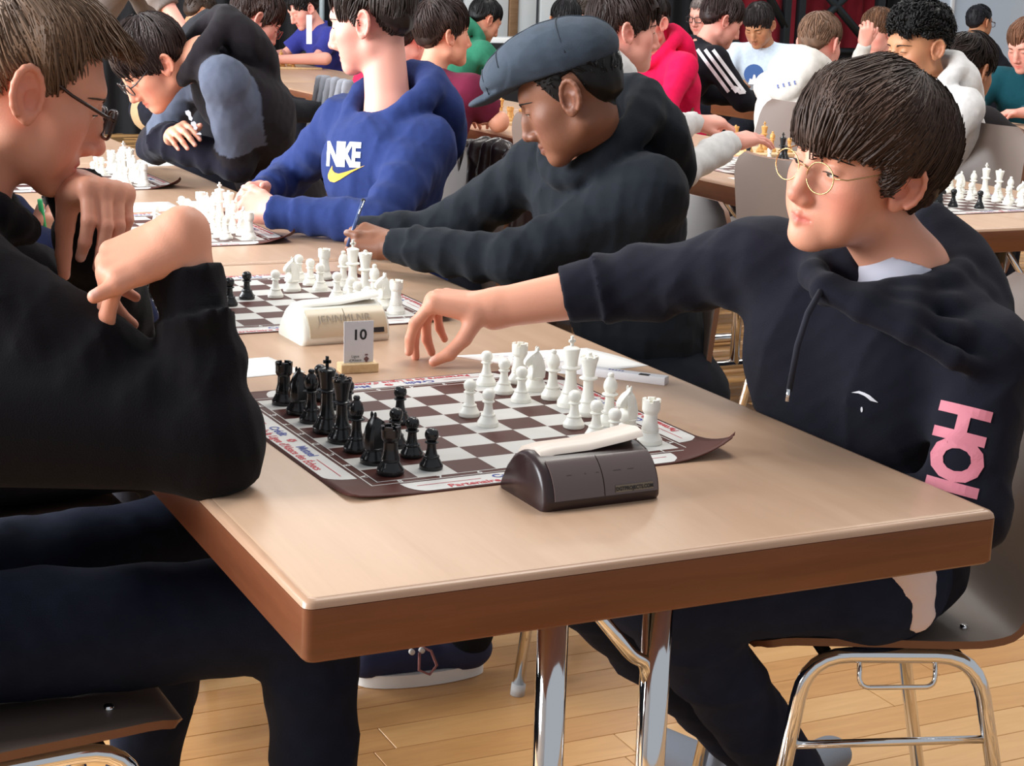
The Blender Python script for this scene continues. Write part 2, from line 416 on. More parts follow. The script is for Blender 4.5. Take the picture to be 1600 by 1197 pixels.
def build_chess_mat():
    """origin at the grid corner; local x along ranks 8..1, local y along files a..h"""
    t = empty('chess_mat')
    MG = .056; n = 40
    xs = np.linspace(-MG, .4 + MG, n + 1)
    X, Y = np.meshgrid(xs, xs, indexing='ij')
    Z = np.full_like(X, .0014)
    # curled near-right corner and a little lift of the near-left one
    d = np.clip(((X - .4) + (-.0 - Y)) / (2 * MG), 0, 1.2); Z += np.where((X > .36) & (Y < .04), .030 * d ** 2.2, 0)
    d2 = np.clip(((-X) + (-Y)) / (2 * MG), 0, 1.2); Z += np.where((X < .02) & (Y < .02), .005 * d2 ** 2, 0)
    # round the corners in plan
    r = .020; c0, c1 = -MG + r, .4 + MG - r
    for cx, cy, sx, sy in ((c0, c0, -1, -1), (c1, c0, 1, -1), (c0, c1, -1, 1), (c1, c1, 1, 1)):
        k = (sx * (X - cx) > 0) & (sy * (Y - cy) > 0)
        dx, dy = X - cx, Y - cy; rr = np.maximum(np.hypot(dx, dy), 1e-9); mx = np.maximum(abs(dx), abs(dy))
        X = np.where(k, cx + dx / rr * mx, X); Y = np.where(k, cy + dy / rr * mx, Y)
    V0 = np.stack([X, Y, Z], -1).reshape(-1, 3); V1 = V0 - [0, 0, .0012]
    i, j = np.meshgrid(np.arange(n), np.arange(n), indexing='ij'); i = i.ravel(); j = j.ravel(); w = n + 1
    F = np.stack([i * w + j, (i + 1) * w + j, (i + 1) * w + j + 1, i * w + j + 1], 1)
    ring = list(range(0, w * w, w)) + list(range(w * n + 1, w * w)) + list(range(w * n - 1, n, -w))[0:0]
    b_idx = [k * w for k in range(w)] + [n * w + k for k in range(1, w)] + [k * w + n for k in range(n - 1, -1, -1)] + [k for k in range(n - 1, 0, -1)]
    b_idx = np.array(b_idx); nx_ = np.roll(b_idx, -1); m_ = len(V0)
    Fs = np.stack([b_idx, b_idx + m_, nx_ + m_, nx_], 1)
    np_obj('vinyl_sheet', np.vstack([V0, V1]), np.vstack([F, F[:, ::-1] + m_, Fs]), M_MATBROWN, t)
    z = .0018
    bm = bmesh.new(); bm.faces.new([bm.verts.new(p) for p in ((0, 0, z), (.4, 0, z), (.4, .4, z), (0, .4, z))]); bm_obj('printed_squares', bm, M_BOARD, t)
    bm = bmesh.new()
    def fr(o, w_):
        a0, a1 = -o, .4 + o
        for x0, x1, y0, y1 in ((a0, a1, a0, a0 + w_), (a0, a1, a1 - w_, a1), (a0, a0 + w_, a0, a1), (a1 - w_, a1, a0, a1)):
            bm.faces.new([bm.verts.new(p) for p in ((x0, y0, z), (x1, y0, z), (x1, y1, z), (x0, y1, z))])
    fr(.0016, .0016); fr(.0125, .0016)
    bm_obj('frame_lines', bm, M_WHITE, t)
    for k in range(8):
        for s_, yy_ in ((0, -.0065), (1, .4065)):
            flat_text('rank_number', str(8 - k), .012, M_WHITE, t, (S * (k + .5), yy_, z), (1, 0, 0) if s_ == 0 else (-1, 0, 0), (0, 1, 0) if s_ == 0 else (0, -1, 0), .0004)
            flat_text('file_letter', 'ABCDEFGH'[k], .012, M_WHITE, t, (-.0065 if s_ == 0 else .4065, S * (k + .5), z), (0, 1, 0) if s_ == 0 else (0, -1, 0), (-1, 0, 0) if s_ == 0 else (1, 0, 0), .0004)
    # advertising strips, text facing outwards
    for c, xd, yd in (((.2, -.034), (1, 0), (0, 1)), ((.2, .434), (-1, 0), (0, -1)), ((-.034, .2), (0, -1), (1, 0)), ((.434, .2), (0, 1), (-1, 0))):
        f = lambda p, zz: (c[0] + p[0] * xd[0] + p[1] * yd[0], c[1] + p[0] * xd[1] + p[1] * yd[1], zz)
        bm = bmesh.new(); bm.faces.new([bm.verts.new(f(p, z)) for p in strip_outline(.36, .035)]); st = bm_obj('printed_strip', bm, M_WHITE, t)
        X3, Y3 = (xd[0], xd[1], 0), (yd[0], yd[1], 0); z2 = z + .0003
        flat_text('lettering', "Crédit", .017, M_BLUE, st, f((-.047, .0055), z2), X3, Y3, .0005, 1.0)
        flat_text('lettering', "Mutuel", .017, M_BLUE, st, f((.052, .0055), z2), X3, Y3, .0005, 1.0)
        bm = bmesh.new()
        for a in range(6):
            an = a * math.pi / 3; p = (.0 + .0042 * math.cos(an), .006 + .0042 * math.sin(an)); 
            bm.faces.new([bm.verts.new(f((p[0] + .0026 * math.cos(q * math.pi / 4), p[1] + .0026 * math.sin(q * math.pi / 4)), z2)) for q in range(8)])
        bm_obj('emblem', bm, M_RED, st)
        flat_text('lettering', "Partenaire de la Ligue d'Alsace des Échecs", .0155, M_RED, st, f((0, -.0095), z2), X3, Y3, .0004, 1.0)
        bm = bmesh.new()
        for x0, x1 in ((-.165, -.085), (.09, .165)):
            bm.faces.new([bm.verts.new(f(p, z2)) for p in ((x0, .003), (x1, .003), (x1, .0042), (x0, .0042))])
        bm_obj('rule', bm, M_RED, st)
    return t
mat0 = build_chess_mat()
BOARDS = {}
def place_mat(key, x, y, rz, label, first=[True]):
    if first[0]: t = mat0; first[0] = False
    else: t = copy_tree(mat0)
    t.location = (x, y, .7403); t.rotation_euler = (0, 0, rz); tag(t, label, 'chess mat', 'rolled-out vinyl chess mats')
    BOARDS[key] = (x, y, rz)
place_mat('nearest', .1977, .3287, math.radians(2.03), 'brown and white vinyl chess mat on the nearest table, its right corner curling up')
place_mat('second', .211, 1.214, math.radians(.6), 'brown and white vinyl chess mat behind the cream clock')
place_mat('third', .218, 2.080, math.radians(1.0), 'brown and white vinyl chess mat before the boy in the blue hoodie')
place_mat('fourth', .225, 3.03, math.radians(1.5), 'brown and white vinyl chess mat before the boy with crossed arms')
place_mat('right', 2.455, 2.14, math.radians(2.0), 'brown and white vinyl chess mat on the table behind the boy with round glasses')
place_mat('hands', 2.45, 3.03, math.radians(1.0), 'brown and white vinyl chess mat under the outstretched hands of the grey hoodie')

def prof_base(rb, hb, rs):
    """turned foot: base radius, its height, radius where the stem starts"""
    return [(0, 0), (rb * .97, 0), (rb * .97, 0), (rb, hb * .08), (rb, hb * .28), (rb * .96, hb * .36), (rb * .84, hb * .52), (rb * .70, hb * .74), (rb * .66, hb * .80), (rb * .66, hb * .80), (rb * .70, hb * .86), (rb * .66, hb * .95), (rs * 1.12, hb)]
def piece_arrays(kind):
    extra = []
    if kind == 'pawn':
        pr = prof_base(.0138, .0165, .0066) + [(.0056, .024), (.0052, .0300), (.0052, .0300), (.0078, .0312), (.0078, .0325), (.0050, .0338), (.0050, .0338), (.0072, .0362), (.0083, .0405), (.0072, .0452), (.0036, .0482), (0, .0487)]
    elif kind == 'rook':
        pr = prof_base(.0158, .0185, .0098) + [(.0088, .028), (.0084, .038), (.0084, .038), (.0096, .0395), (.0112, .0425), (.0112, .0425), (.0114, .0535), (.0114, .0535), (.0084, .0535), (.0084, .0535), (.0080, .0485), (0, .0485)]
    elif kind == 'bishop':
        pr = prof_base(.0152, .0185, .0074) + [(.0062, .027), (.0058, .0375), (.0058, .0375), (.0102, .0392), (.0102, .0410), (.0064, .0425), (.0064, .0425), (.0086, .0475), (.0090, .0525), (.0068, .0590), (.0034, .0632), (.0034, .0632), (.0042, .0655), (.0030, .0682), (0, .0690)]
    elif kind == 'queen':
        pr = prof_base(.0170, .0215, .0086) + [(.0072, .032), (.0066, .0465), (.0066, .0465), (.0118, .0488), (.0118, .0508), (.0078, .0528), (.0078, .0528), (.0086, .060), (.0106, .070), (.0122, .0755), (.0122, .0755), (.0118, .0780), (.0092, .0782), (.0092, .0782), (.0080, .0765), (.0052, .0790), (.0034, .0815), (.0034, .0815), (.0030, .0840), (0, .0850)]
    elif kind == 'king':
        pr = prof_base(.0175, .0225, .0092) + [(.0078, .034), (.0072, .0500), (.0072, .0500), (.0124, .0522), (.0124, .0544), (.0084, .0562), (.0084, .0562), (.0092, .066), (.0112, .0775), (.0112, .0775), (.0112, .0792), (.0085, .0810), (.0030, .0826), (0, .0830)]
    elif kind == 'knight':
        pr = prof_base(.0160, .0195, .0108) + [(0, .0200)]
    V, F = lathe_arrays(smooth_prof(pr, 3), 24)
    bm = bmesh.new(); vs = [bm.verts.new(v) for v in V]
    for f in F:
        try: bm.faces.new([vs[k] for k in f])
        except ValueError: pass
    bmesh.ops.remove_doubles(bm, verts=bm.verts, dist=1e-5)
    def ring_boxes(n, r0, r1, z0, z1, fill):
        for k in range(n):
            a0 = 2 * math.pi * k / n; a1 = a0 + 2 * math.pi / n * fill
            pts = [(r * math.cos(a), r * math.sin(a)) for r, a in ((r0, a0), (r1, a0), (r1, (a0 + a1) / 2), (r1, a1), (r0, a1))]
            lo = [bm.verts.new((x, y, z0)) for x, y in pts]; hi = [bm.verts.new((x, y, z1)) for x, y in pts]
            bm.faces.new(lo[::-1]); bm.faces.new(hi)
            for q in range(5): bm.faces.new((lo[q], lo[(q + 1) % 5], hi[(q + 1) % 5], hi[q]))
    if kind == 'rook': ring_boxes(5, .0080, .0116, .0530, .0568, .70)
    if kind == 'queen': ring_boxes(8, .0092, .0124, .0770, .0795, .60)
    if kind == 'king':
        box_bm(bm, -.0020, .0020, -.0018, .0018, .0815, .0965, .0006, 1); box_bm(bm, -.0050, .0050, -.0018, .0018, .0875, .0915, .0006, 1)
    if kind == 'knight':
        # horse head silhouette (looks along +x), thick in the middle and thinner at mane and muzzle
        sil = [(-.0105, .018), (-.0115, .026), (-.0105, .035), (-.0085, .044), (-.0055, .0515), (-.0030, .0555), (-.0012, .0600), (.0008, .0560), (.0048, .0535), (.0090, .0500), (.0136, .0445), (.0152, .0405), (.0146, .0370), (.0118, .0352), (.0088, .0368), (.0052, .0380), (.0022, .0372), (.0046, .0330), (.0078, .0270), (.0096, .0215), (.0098, .018)]
        thick = [.0085, .0085, .0078, .0070, .0060, .0048, .0022, .0046, .0060, .0062, .0058, .0050, .0046, .0046, .0056, .0070, .0080, .0086, .0092, .0095, .0095]
        sil = [(x * 1.22 + .0006, z_) for x, z_ in sil]; thick = [q_ * 1.12 for q_ in thick]
        cx, cz = 0, .038
        rings = []
        for yf, sc in ((-1, .72), (-.72, .93), (0, 1.0), (.72, .93), (1, .72)):
            rings.append([bm.verts.new((cx + (x - cx) * (sc if abs(yf) else 1), yf * th * .95, cz + (z_ - cz) * (sc if z_ > .022 else 1))) for (x, z_), th in zip(sil, thick)])
        n = len(sil)
        for A, B in zip(rings, rings[1:]):
            for i in range(n): bm.faces.new((A[i], A[(i + 1) % n], B[(i + 1) % n], B[i]))
        for R_, rev in ((rings[0], False), (rings[-1], True)):
            f = bm.faces.new(R_ if not rev else R_[::-1]); bmesh.ops.triangulate(bm, faces=[f])
        for s in (-1, 1):   # eye and ear bosses
            m4 = Matrix.Translation((.0052, s * .0052, .0485)); bmesh.ops.create_uvsphere(bm, u_segments=8, v_segments=6, radius=.0016, matrix=m4)
            m4 = Matrix.Translation((-.0012, s * .0030, .0575)) @ Matrix.Diagonal((.9, .6, 1.9, 1)); bmesh.ops.create_uvsphere(bm, u_segments=8, v_segments=6, radius=.0024, matrix=m4)
    bmesh.ops.recalc_face_normals(bm, faces=bm.faces)
    return bm
PIECE_ME = {}
def piece(kind, colour, key, u, v, rz=None, du=0, dv=0, label=None, m=None):
    k = (kind, colour)
    if k not in PIECE_ME:
        o = bm_obj(kind, piece_arrays(kind), m or (M_WHITEPL if colour == 'white' else M_BLACKPL), None, True, 38); PIECE_ME[k] = o.data; bpy.data.objects.remove(o)
    o = link(bpy.data.objects.new('chess_' + kind, PIECE_ME[k]))
    x, y, a = BOARDS[key]
    lx, ly = S * (u + .5 + du), S * (v + .5 + dv)
    o.location = (x + lx * math.cos(a) - ly * math.sin(a), y + lx * math.sin(a) + ly * math.cos(a), .7403 + .0019)
    o.rotation_euler = (0, 0, a + (rz if rz is not None else random.uniform(-.3, .3) + (math.pi if colour == 'white' else 0)))
    where = {'nearest': 'the nearest board', 'second': 'the board behind the cream clock', 'third': 'the board before the blue hoodie', 'fourth': 'the board before the crossed arms', 'right': 'the board behind the round glasses', 'hands': 'the board under the outstretched hands'}[key]
    tag(o, label or '%s plastic %s on square %s%d of %s' % (colour, kind, 'abcdefgh'[v], 8 - u, where), 'chess piece', '%s chessmen on %s' % (colour, where))
    return o
BACK = ['rook', 'knight', 'bishop', 'queen', 'king', 'bishop', 'knight', 'rook']
jit = lambda: random.uniform(-.07, .07)
# nearest board
for v in range(8):
    piece(BACK[v], 'black', 'nearest', 0, v, du=.03, dv=jit(), rz=.35 if BACK[v] == 'knight' else None)
    piece(BACK[v], 'white', 'nearest', 7, v, du=.06 + jit() * .5, dv=.12 + jit(), rz=math.pi + (.25 if v < 4 else -.1) if BACK[v] == 'knight' else None)
for u, v in ((1, 0), (1, 1), (1, 2), (2, 4), (1, 5), (1, 6), (1, 7)): piece('pawn', 'black', 'nearest', u, v, du=.08, dv=.1 + jit())
for u, v in ((6, 0), (6, 1), (6, 2), (4, 3), (4, 4), (6, 5), (6, 6), (6, 7)): piece('pawn', 'white', 'nearest', u, v, du=.08, dv=.1 + jit())
# second board
for v in range(8):
    if v != 6: piece(BACK[v], 'white', 'second', 7, v, du=jit(), dv=.05 + jit())
    if v < 7: piece(BACK[v], 'black', 'second', 0, v, du=jit(), dv=jit())
piece('knight', 'white', 'second', 5, 5, rz=math.pi + .35, du=.0)
for u, v in ((6, 0), (6, 1), (6, 2), (6, 3), (4, 4), (6, 5), (6, 6), (6, 7)): piece('pawn', 'white', 'second', u, v, du=jit(), dv=jit())
for u, v in ((1, 0), (1, 1), (1, 2), (2, 3), (3, 4), (1, 5), (1, 6), (1, 7)): piece('pawn', 'black', 'second', u, v, du=jit(), dv=jit())
# third board
for v in range(8):
    piece(BACK[v], 'white', 'third', 7, v, du=jit(), dv=jit())
    piece(BACK[v], 'black', 'third', 0, v, du=jit(), dv=jit())
for u, v in ((6, 0), (6, 1), (6, 2), (5, 3), (4, 4), (6, 5), (6, 6), (6, 7)): piece('pawn', 'white', 'third', u, v, du=jit(), dv=jit())
for u, v in ((1, 0), (1, 1), (2, 2), (1, 3), (1, 5), (1, 6)): piece('pawn', 'black', 'third', u, v, du=jit(), dv=jit())
# fourth board
for v in range(8): piece(BACK[v], 'white', 'fourth', 7, v, du=jit(), dv=jit())
for u, v in ((6, 0), (6, 1), (6, 2), (5, 3), (4, 4), (6, 5), (6, 6)): piece('pawn', 'white', 'fourth', u, v, du=jit(), dv=jit())
# board on the right-hand table (white far side, turned the other way)
for v in range(8): piece(BACK[v], 'white', 'right', 7, v, du=jit(), dv=jit())
for u, v in ((6, 0), (6, 1), (6, 2), (5, 3), (5, 4), (6, 5), (6, 6), (6, 7)): piece('pawn', 'white', 'right', u, v, du=jit(), dv=jit())
for k_, u, v in (('pawn', 3, 0), ('knight', 1, 1), ('bishop', 1, 2), ('pawn', 2, 1), ('rook', 0, 2), ('pawn', 1, 3)): piece(k_, 'black', 'right', u, v, du=jit(), dv=jit(), rz=-.6 if k_ == 'knight' else None)
# board under the outstretched hands
for k_, c_, u, v in (('rook', 'black', 7, 4), ('pawn', 'black', 7, 6), ('king', 'black', 6, 5), ('pawn', 'white', 5, 5), ('pawn', 'white', 6, 3), ('pawn', 'black', 4, 6)): piece(k_, c_, 'hands', u, v)

def build_clock(name, x, y, rz, W, body, shell, lever, label, words, plate, wordcol):
    """digital chess clock seen from its back: half-barrel body, clear cover, rocker lever on top"""
    t = empty(name, (x, y, .7403), rz); tag(t, label, 'chess clock', 'chess clocks')
    # profile in local (y,z); y=0 viewer side, y=D board side
    D, H = .112, .060
    prof = []
    for a in np.linspace(0, 1, 12):      # curved near face
        an = a * math.radians(78); prof.append((.046 - .046 * math.cos(an) * 1.0, .006 + (H - .012) * math.sin(an) / math.sin(math.radians(78))))
    prof = [(.004, 0)] + prof + [(.050, H - .003), (.066, H - .006), (.080, .046), (.096, .030), (.108, .012), (D, .004), (D - .004, 0)]
    loops = []
    for xx_, sc in ((0, .90), (.003, .975), (.008, 1), (W - .008, 1), (W - .003, .975), (W, .90)):
        loops.append([(xx_, .055 + (p[0] - .055) * sc, p[1] * sc) for p in prof])
    bm_obj('housing', loft(loops), body, t, True, 50)
    # clear curved cover over the near face, in two halves with a thin gap
    for a0, a1 in ((.012, W / 2 - .0006), (W / 2 + .0006, W - .006)):
        pl = []
        for off in (.0006, .0022):
            pts = []
            for p in prof[2:11]:
                n = Vector((p[0] - .052, (p[1] - .004))).normalized(); pts.append((p[0] + n.x * off, p[1] + n.y * off))
            pl.append(pts)
        bm = bmesh.new(); n = len(pl[0])
        g = [[bm.verts.new((xv, p[0], p[1])) for p in pts] for xv in (a0, a1) for pts in pl]   # a0in a0out a1in a1out
        for i in range(n - 1):
            bm.faces.new((g[1][i], g[3][i], g[3][i + 1], g[1][i + 1])); bm.faces.new((g[0][i], g[0][i + 1], g[2][i + 1], g[2][i]))
            bm.faces.new((g[0][i], g[1][i], g[1][i + 1], g[0][i + 1])); bm.faces.new((g[2][i], g[2][i + 1], g[3][i + 1], g[3][i]))
        bm.faces.new((g[0][0], g[2][0], g[3][0], g[1][0])); bm.faces.new((g[0][-1], g[1][-1], g[3][-1], g[2][-1]))
        bm_obj('cover_panel', bm, shell, t, True, 50)
    # rocker lever: hinged in the middle, pressed on the left, raised on the right
    z0 = H - .004
    loops = []
    for xx_, z_ in ((.012, z0 - .001), (.030, z0 + .002), (W / 2, z0 + .003), (W - .030, z0 + .0085), (W - .006, z0 + .0125)):
        loops.append([(xx_, .034, z_ - .004), (xx_, .082, z_ - .012), (xx_, .088, z_ - .008), (xx_, .080, z_ - .001), (xx_, .050, z_ + .004), (xx_, .038, z_ + .002)])
    bm_obj('rocker_lever', loft(loops), lever, t, True, 50)
    # maker's plate low on the near face
    px0, px1, pz = W - .060, W - .012, .0185
    def face_pt(z_):
        zs = [p[1] for p in prof[1:13]]; ys = [p[0] for p in prof[1:13]]
        return float(np.interp(z_, zs, ys))
    bm = bmesh.new()
    q = [bm.verts.new((xv, face_pt(zv) - .0032, zv)) for xv, zv in ((px0, pz - .0035), (px1, pz - .0035), (px1, pz + .0040), (px0, pz + .0040))]
    bm.faces.new(q); lab = bm_obj('maker_plate', bm, plate, t)
    yd = np.array([0, face_pt(pz + .004) - face_pt(pz - .0035), .0075]); yd /= np.linalg.norm(yd)
    flat_text('lettering', words, .0058, wordcol, lab, ((px0 + px1) / 2, face_pt(pz) - .0037, pz), (1, 0, 0), yd, .0002, .9)
    return t
M_SMOKE = mat('smoked_cover', srgb(96, 80, 76), rough=.14, spec=.7)
M_CLOCKD = mat('dark_brown_plastic', srgb(44, 26, 26), rough=.3)
M_LEVER = mat('cream_plastic', srgb(226, 210, 196), rough=.4)
M_CLOCKW = mat('white_plastic', srgb(228, 226, 214), rough=.35)
M_CREAM = mat('cream_cover', srgb(196, 178, 150), rough=.25)
c1 = build_clock('chess_clock', .325, .163, math.radians(1.5), .147, M_CLOCKD, M_SMOKE, M_LEVER, 'dark brown chess clock with cream rocker at the near edge of the nearest mat', 'DGTPROJECTS.COM', mat('clock_plate', srgb(126, 112, 92), rough=.5), M_INK)
c2 = build_clock('chess_clock', .352, 1.045, math.radians(2.5), .147, M_CLOCKW, M_CREAM, M_CLOCKW, 'cream chess clock with pencilled name behind the number 10 card', 'DGT', M_INK, M_LEVER)
# pencilled name on the cream cover, printed into the surface height
flat_text('pencilled_name', 'JENNMLNR', .017, mat('pencil', srgb(150, 138, 124), rough=.7), c2, (.072, .0076, .039), (1, 0, 0), np.array([0, .668, .744]), .0, 1.0, 1.05)
# faint pen marks on the dark cover
bm = bmesh.new()
for x, w_ in ((.03, .006), (.052, .002), (.066, .004), (.088, .010), (.106, .008)):
    vs = [bm.verts.new((x + a, b_ - .0015, c_)) for a, b_, c_ in ((0, .0090, .0368), (w_, .0090, .0368), (w_, .0096, .0378), (0, .0096, .0378))]; bm.faces.new(vs)
bm_obj('pen_marks', bm, mat('faint_marks', srgb(72, 58, 57), rough=.6), c1)

def table_card(x, y, rz, num, label, footer=True):
    t = empty('number_card', (x, y, .7403), rz); tag(t, label, 'number card', 'table number cards')
    bm = bmesh.new(); box_bm(bm, -.030, .026, -.012, .012, 0, .0135, .001, 1); bm_obj('wooden_stand', bm, M_PALEWOOD, t)
    bm = bmesh.new(); box_bm(bm, -.023, .021, -.0006, .0006, .008, .074, 0); cd = bm_obj('card', bm, mat('card_white', srgb(226, 224, 228), rough=.6), t)
    flat_text('numeral', num, .021, M_INK, cd, (0, -.0011, .0535), (1, 0, 0), (0, 0, 1), .0005, 1.05)
    if footer:
        for k, s_ in enumerate(('Ligue', 'd\'Alsace', 'Échecs')):
            flat_text('small_print', s_, .0055, M_INK, cd, (-.006, -.0011, .0225 - .0055 * k), (1, 0, 0), (0, 0, 1), .0, 1.0)
        bm = bmesh.new()
        for pts in ([(.0065, .0185), (.0105, .0225), (.0145, .0185), (.0105, .0120)], [(.008, .0232), (.013, .0232), (.0125, .0255), (.0085, .0255)], [(.0085, .0100), (.0125, .0100), (.0115, .0125), (.0095, .0125)]):
            bm.faces.new([bm.verts.new((a, -.0011, b_)) for a, b_ in pts])
        bm_obj('emblem', bm, mat('emblem_print', srgb(122, 84, 84), rough=.6), cd)
    return t
table_card(.375, .862, math.radians(-4), '10', 'white number 10 card in a pale wooden stand')
table_card(2.80, 2.585, math.radians(8), '14', 'white number 14 card on the table behind the round glasses')

def sheet(name, pts, z, m, label, cat='paper', lift=None, th=.0006):
    """thin sheet of paper with the four given corners; lift bends its middle up"""
    n = 10; P = [np.array(p, float) for p in pts]; V = []
    for i in range(n + 1):
        for j in range(n + 1):
            a, b_ = i / n, j / n
            p = (P[0] * (1 - a) + P[1] * a) * (1 - b_) + (P[3] * (1 - a) + P[2] * a) * b_
            h = (lift or 0) * (math.sin(a * 3.1) ** 2) * b_
            V.append((p[0], p[1], z + h))
    V = np.array(V); w = n + 1
    i, j = np.meshgrid(np.arange(n), np.arange(n), indexing='ij'); i = i.ravel(); j = j.ravel()
    F = np.stack([i * w + j, (i + 1) * w + j, (i + 1) * w + j + 1, i * w + j + 1], 1); m_ = len(V)
    b_idx = np.array([k * w for k in range(w)] + [n * w + k for k in range(1, w)] + [k * w + n for k in range(n - 1, -1, -1)] + [k for k in range(n - 1, 0, -1)]); nx_ = np.roll(b_idx, -1)
    o = np_obj(name, np.vstack([V + [0, 0, th], V]), np.vstack([F, F[:, ::-1] + m_, np.stack([b_idx, b_idx + m_, nx_ + m_, nx_], 1)]), m)
    return tag(o, label, cat, 'score sheets')
o = sheet('score_sheet', [(.545, .915), (.660, .745), (.800, .765), (.770, .905)], .7404, M_PAPER, 'white score sheet beyond the white pieces of the nearest board', lift=.0015)
bm = bmesh.new()
for k in range(14):      # pen strokes, too small to read
    x_, y_ = .590 + .012 * (k % 7) + .016 * (k // 7), .893 - .007 * (k % 7) - .030 * (k // 7)
    bm.faces.new([bm.verts.new((x_ + a, y_ + b_, .7431)) for a, b_ in ((0, 0), (.007, -.0012), (.0078, .0008), (.0005, .0026))])
bm_obj('pen_strokes', bm, mat('pen_blue', srgb(120, 124, 160), rough=.7), o)
sheet('score_sheet', [(.10, .86), (.30, .88), (.28, .99), (.08, .97)], .7404, M_PAPER, 'white score sheet corner showing behind the black sleeve')
sheet('score_sheet', [(.60, 2.62), (.80, 2.60), (.82, 2.72), (.60, 2.74)], .7404, M_PAPER, 'white score sheet beside the clasped hands of the blue hoodie')
sheet('score_sheet', [(.63, 3.50), (.80, 3.52), (.80, 3.68), (.62, 3.66)], .7404, M_PAPER, 'white score sheet below the crossed arms')
sheet('score_sheet', [(.30, 2.56), (.58, 2.58), (.58, 2.74), (.30, 2.72)], .7404, M_PAPER, 'white score sheet behind the white pieces of the third board')
sheet('score_sheet', [(2.83, 3.60), (2.98, 3.58), (3.0, 3.74), (2.84, 3.76)], .7404, M_PAPER, 'white score sheet beyond the outstretched hands')
sheet('score_sheet', [(2.32, 2.74), (2.44, 2.70), (2.46, 2.92), (2.33, 2.95)], .7404, M_PAPER, 'white score sheet at the table edge under the grey sleeve')

# pen box lying by the board
t = empty('pen_box', (.676, .752, .7403), math.atan2(.643 - .748, .763 - .674)); tag(t, 'slim white pen box lying on the table beyond the mat', 'pen box')
box('carton', 0, .135, -.009, .009, 0, .012, mat('white_carton', srgb(236, 234, 236), rough=.45), t, .0012)
box('dark_window', .095, .110, -.0095, .0, .0118, .0124, M_INK, t)
bm = bmesh.new()
for k in range(5): bm.faces.new([bm.verts.new((.046 + .005 * k + a, b_ - .001, .0124)) for a, b_ in ((0, -.0025), (.0032, -.0018), (.0030, .0026), (.0006, .0020))])
bm_obj('faded_print', bm, M_BLUE, t)

# ------------------------------------------------------------------ chairs
def build_chair():
    """faces +x, origin on the floor below the seat centre"""
    t = empty('shell_chair')
    # side profile of the moulded shell (x,z), from the front lip over the seat to the top of the back
    prof = [(.205, .432), (.190, .446), (.150, .453), (.05, .449), (-.06, .443), (-.118, .444), (-.158, .460), (-.178, .510), (-.192, .62), (-.210, .73), (-.232, .84), (-.244, .900)]
    P = smooth_prof([(p[0] + 5, p[1]) for p in prof], 3) - [5, 0]
    L = np.concatenate([[0], np.cumsum(np.hypot(*np.diff(P, axis=0).T))]); tt = L / L[-1]
    hw = np.interp(tt, [0, .03, .10, .40, .52, .60, .75, .93, .975, 1], [.150, .188, .203, .205, .198, .196, .190, .176, .160, .118])
    nv = 14; u = np.linspace(-1, 1, nv + 1)
    dish = np.interp(tt, [0, .1, .4, .5, 1], [0, .006, .012, .010, .016])
    T = np.gradient(P, axis=0); T /= np.linalg.norm(T, axis=1)[:, None]; N = np.stack([-T[:, 1], T[:, 0]], 1) * -1   # points up / forward
    V = []
    for side in (0, -.011):
        for i in range(len(P)):
            for q in u:
                o = dish[i] * q * q + side
                V.append((P[i, 0] + N[i, 0] * o, hw[i] * q, P[i, 1] + N[i, 1] * o))
    V = np.array(V); w = nv + 1; n = len(P); h = n * w
    i, j = np.meshgrid(np.arange(n - 1), np.arange(nv), indexing='ij'); i = i.ravel(); j = j.ravel()
    F = np.stack([i * w + j, i * w + j + 1, (i + 1) * w + j + 1, (i + 1) * w + j], 1)
    b = np.array([k * w for k in range(n)] + [(n - 1) * w + k for k in range(1, w)] + [k * w + nv for k in range(n - 2, -1, -1)] + [k for k in range(nv - 1, 0, -1)]); nb_ = np.roll(b, -1)
    sh = np_obj('shell', V, np.vstack([F, F[:, ::-1] + h]), M_SHELL, t)
    Vb = np.concatenate([V[b], V[b + h]]); m_ = len(b); k = np.arange(m_)
    np_obj('shell_edge', Vb, np.stack([k, (k + 1) % m_, (k + 1) % m_ + m_, k + m_], 1), M_SHELLEDGE, sh)
    for s in (-1, 1):
        y = s * .185
        path = round_path([(.190, y * 1.10, .012), (.132, y, .428), (-.105, y, .425), (-.195, y * 1.10, .012)], .06)
        tube('side_frame', path, .011, M_CHROME, t, 12)
        tube('stretcher', [(.150, y * 1.03, .300), (-.133, y * 1.03, .305)], .006, M_CHROME, t, 8)
        tube('coupling_loop', round_path([(.060, y * 1.02, .418), (.060, y * 1.06, .385), (-.045, y * 1.06, .385), (-.045, y * 1.02, .418)], .015), .0035, M_CHROME, t, 6)
        for x in (.191, -.196):
            tube('foot_cap', [(x, y * 1.102, 0), (x * .985, y * 1.098, .022)], .0135, M_RUBBER, t, 12)
    for x, z in ((.10, .422), (-.08, .420)):
        tube('cross_bar', [(x, -.185, z), (x, .185, z)], .009, M_BLACKPL, t, 10)
    for x, y in ((.12, .14), (.12, -.14), (-.10, .14), (-.10, -.14)):
        z = .4535 + .004 if x > 0 else .449
        tube('screw', [(x, y, z - .006), (x, y, z + .0032)], .006, M_CHROME, sh, 10)
    return t
chair0 = build_chair()
CHAIR_FIRST = [True]
def place_chair(x, y, deg, label):
    t = chair0 if CHAIR_FIRST[0] else copy_tree(chair0); CHAIR_FIRST[0] = False
    t.location = (x, y, 0); t.rotation_euler = (0, 0, math.radians(deg)); tag(t, label, 'chair', 'grey-brown shell chairs on chrome frames')
    return t

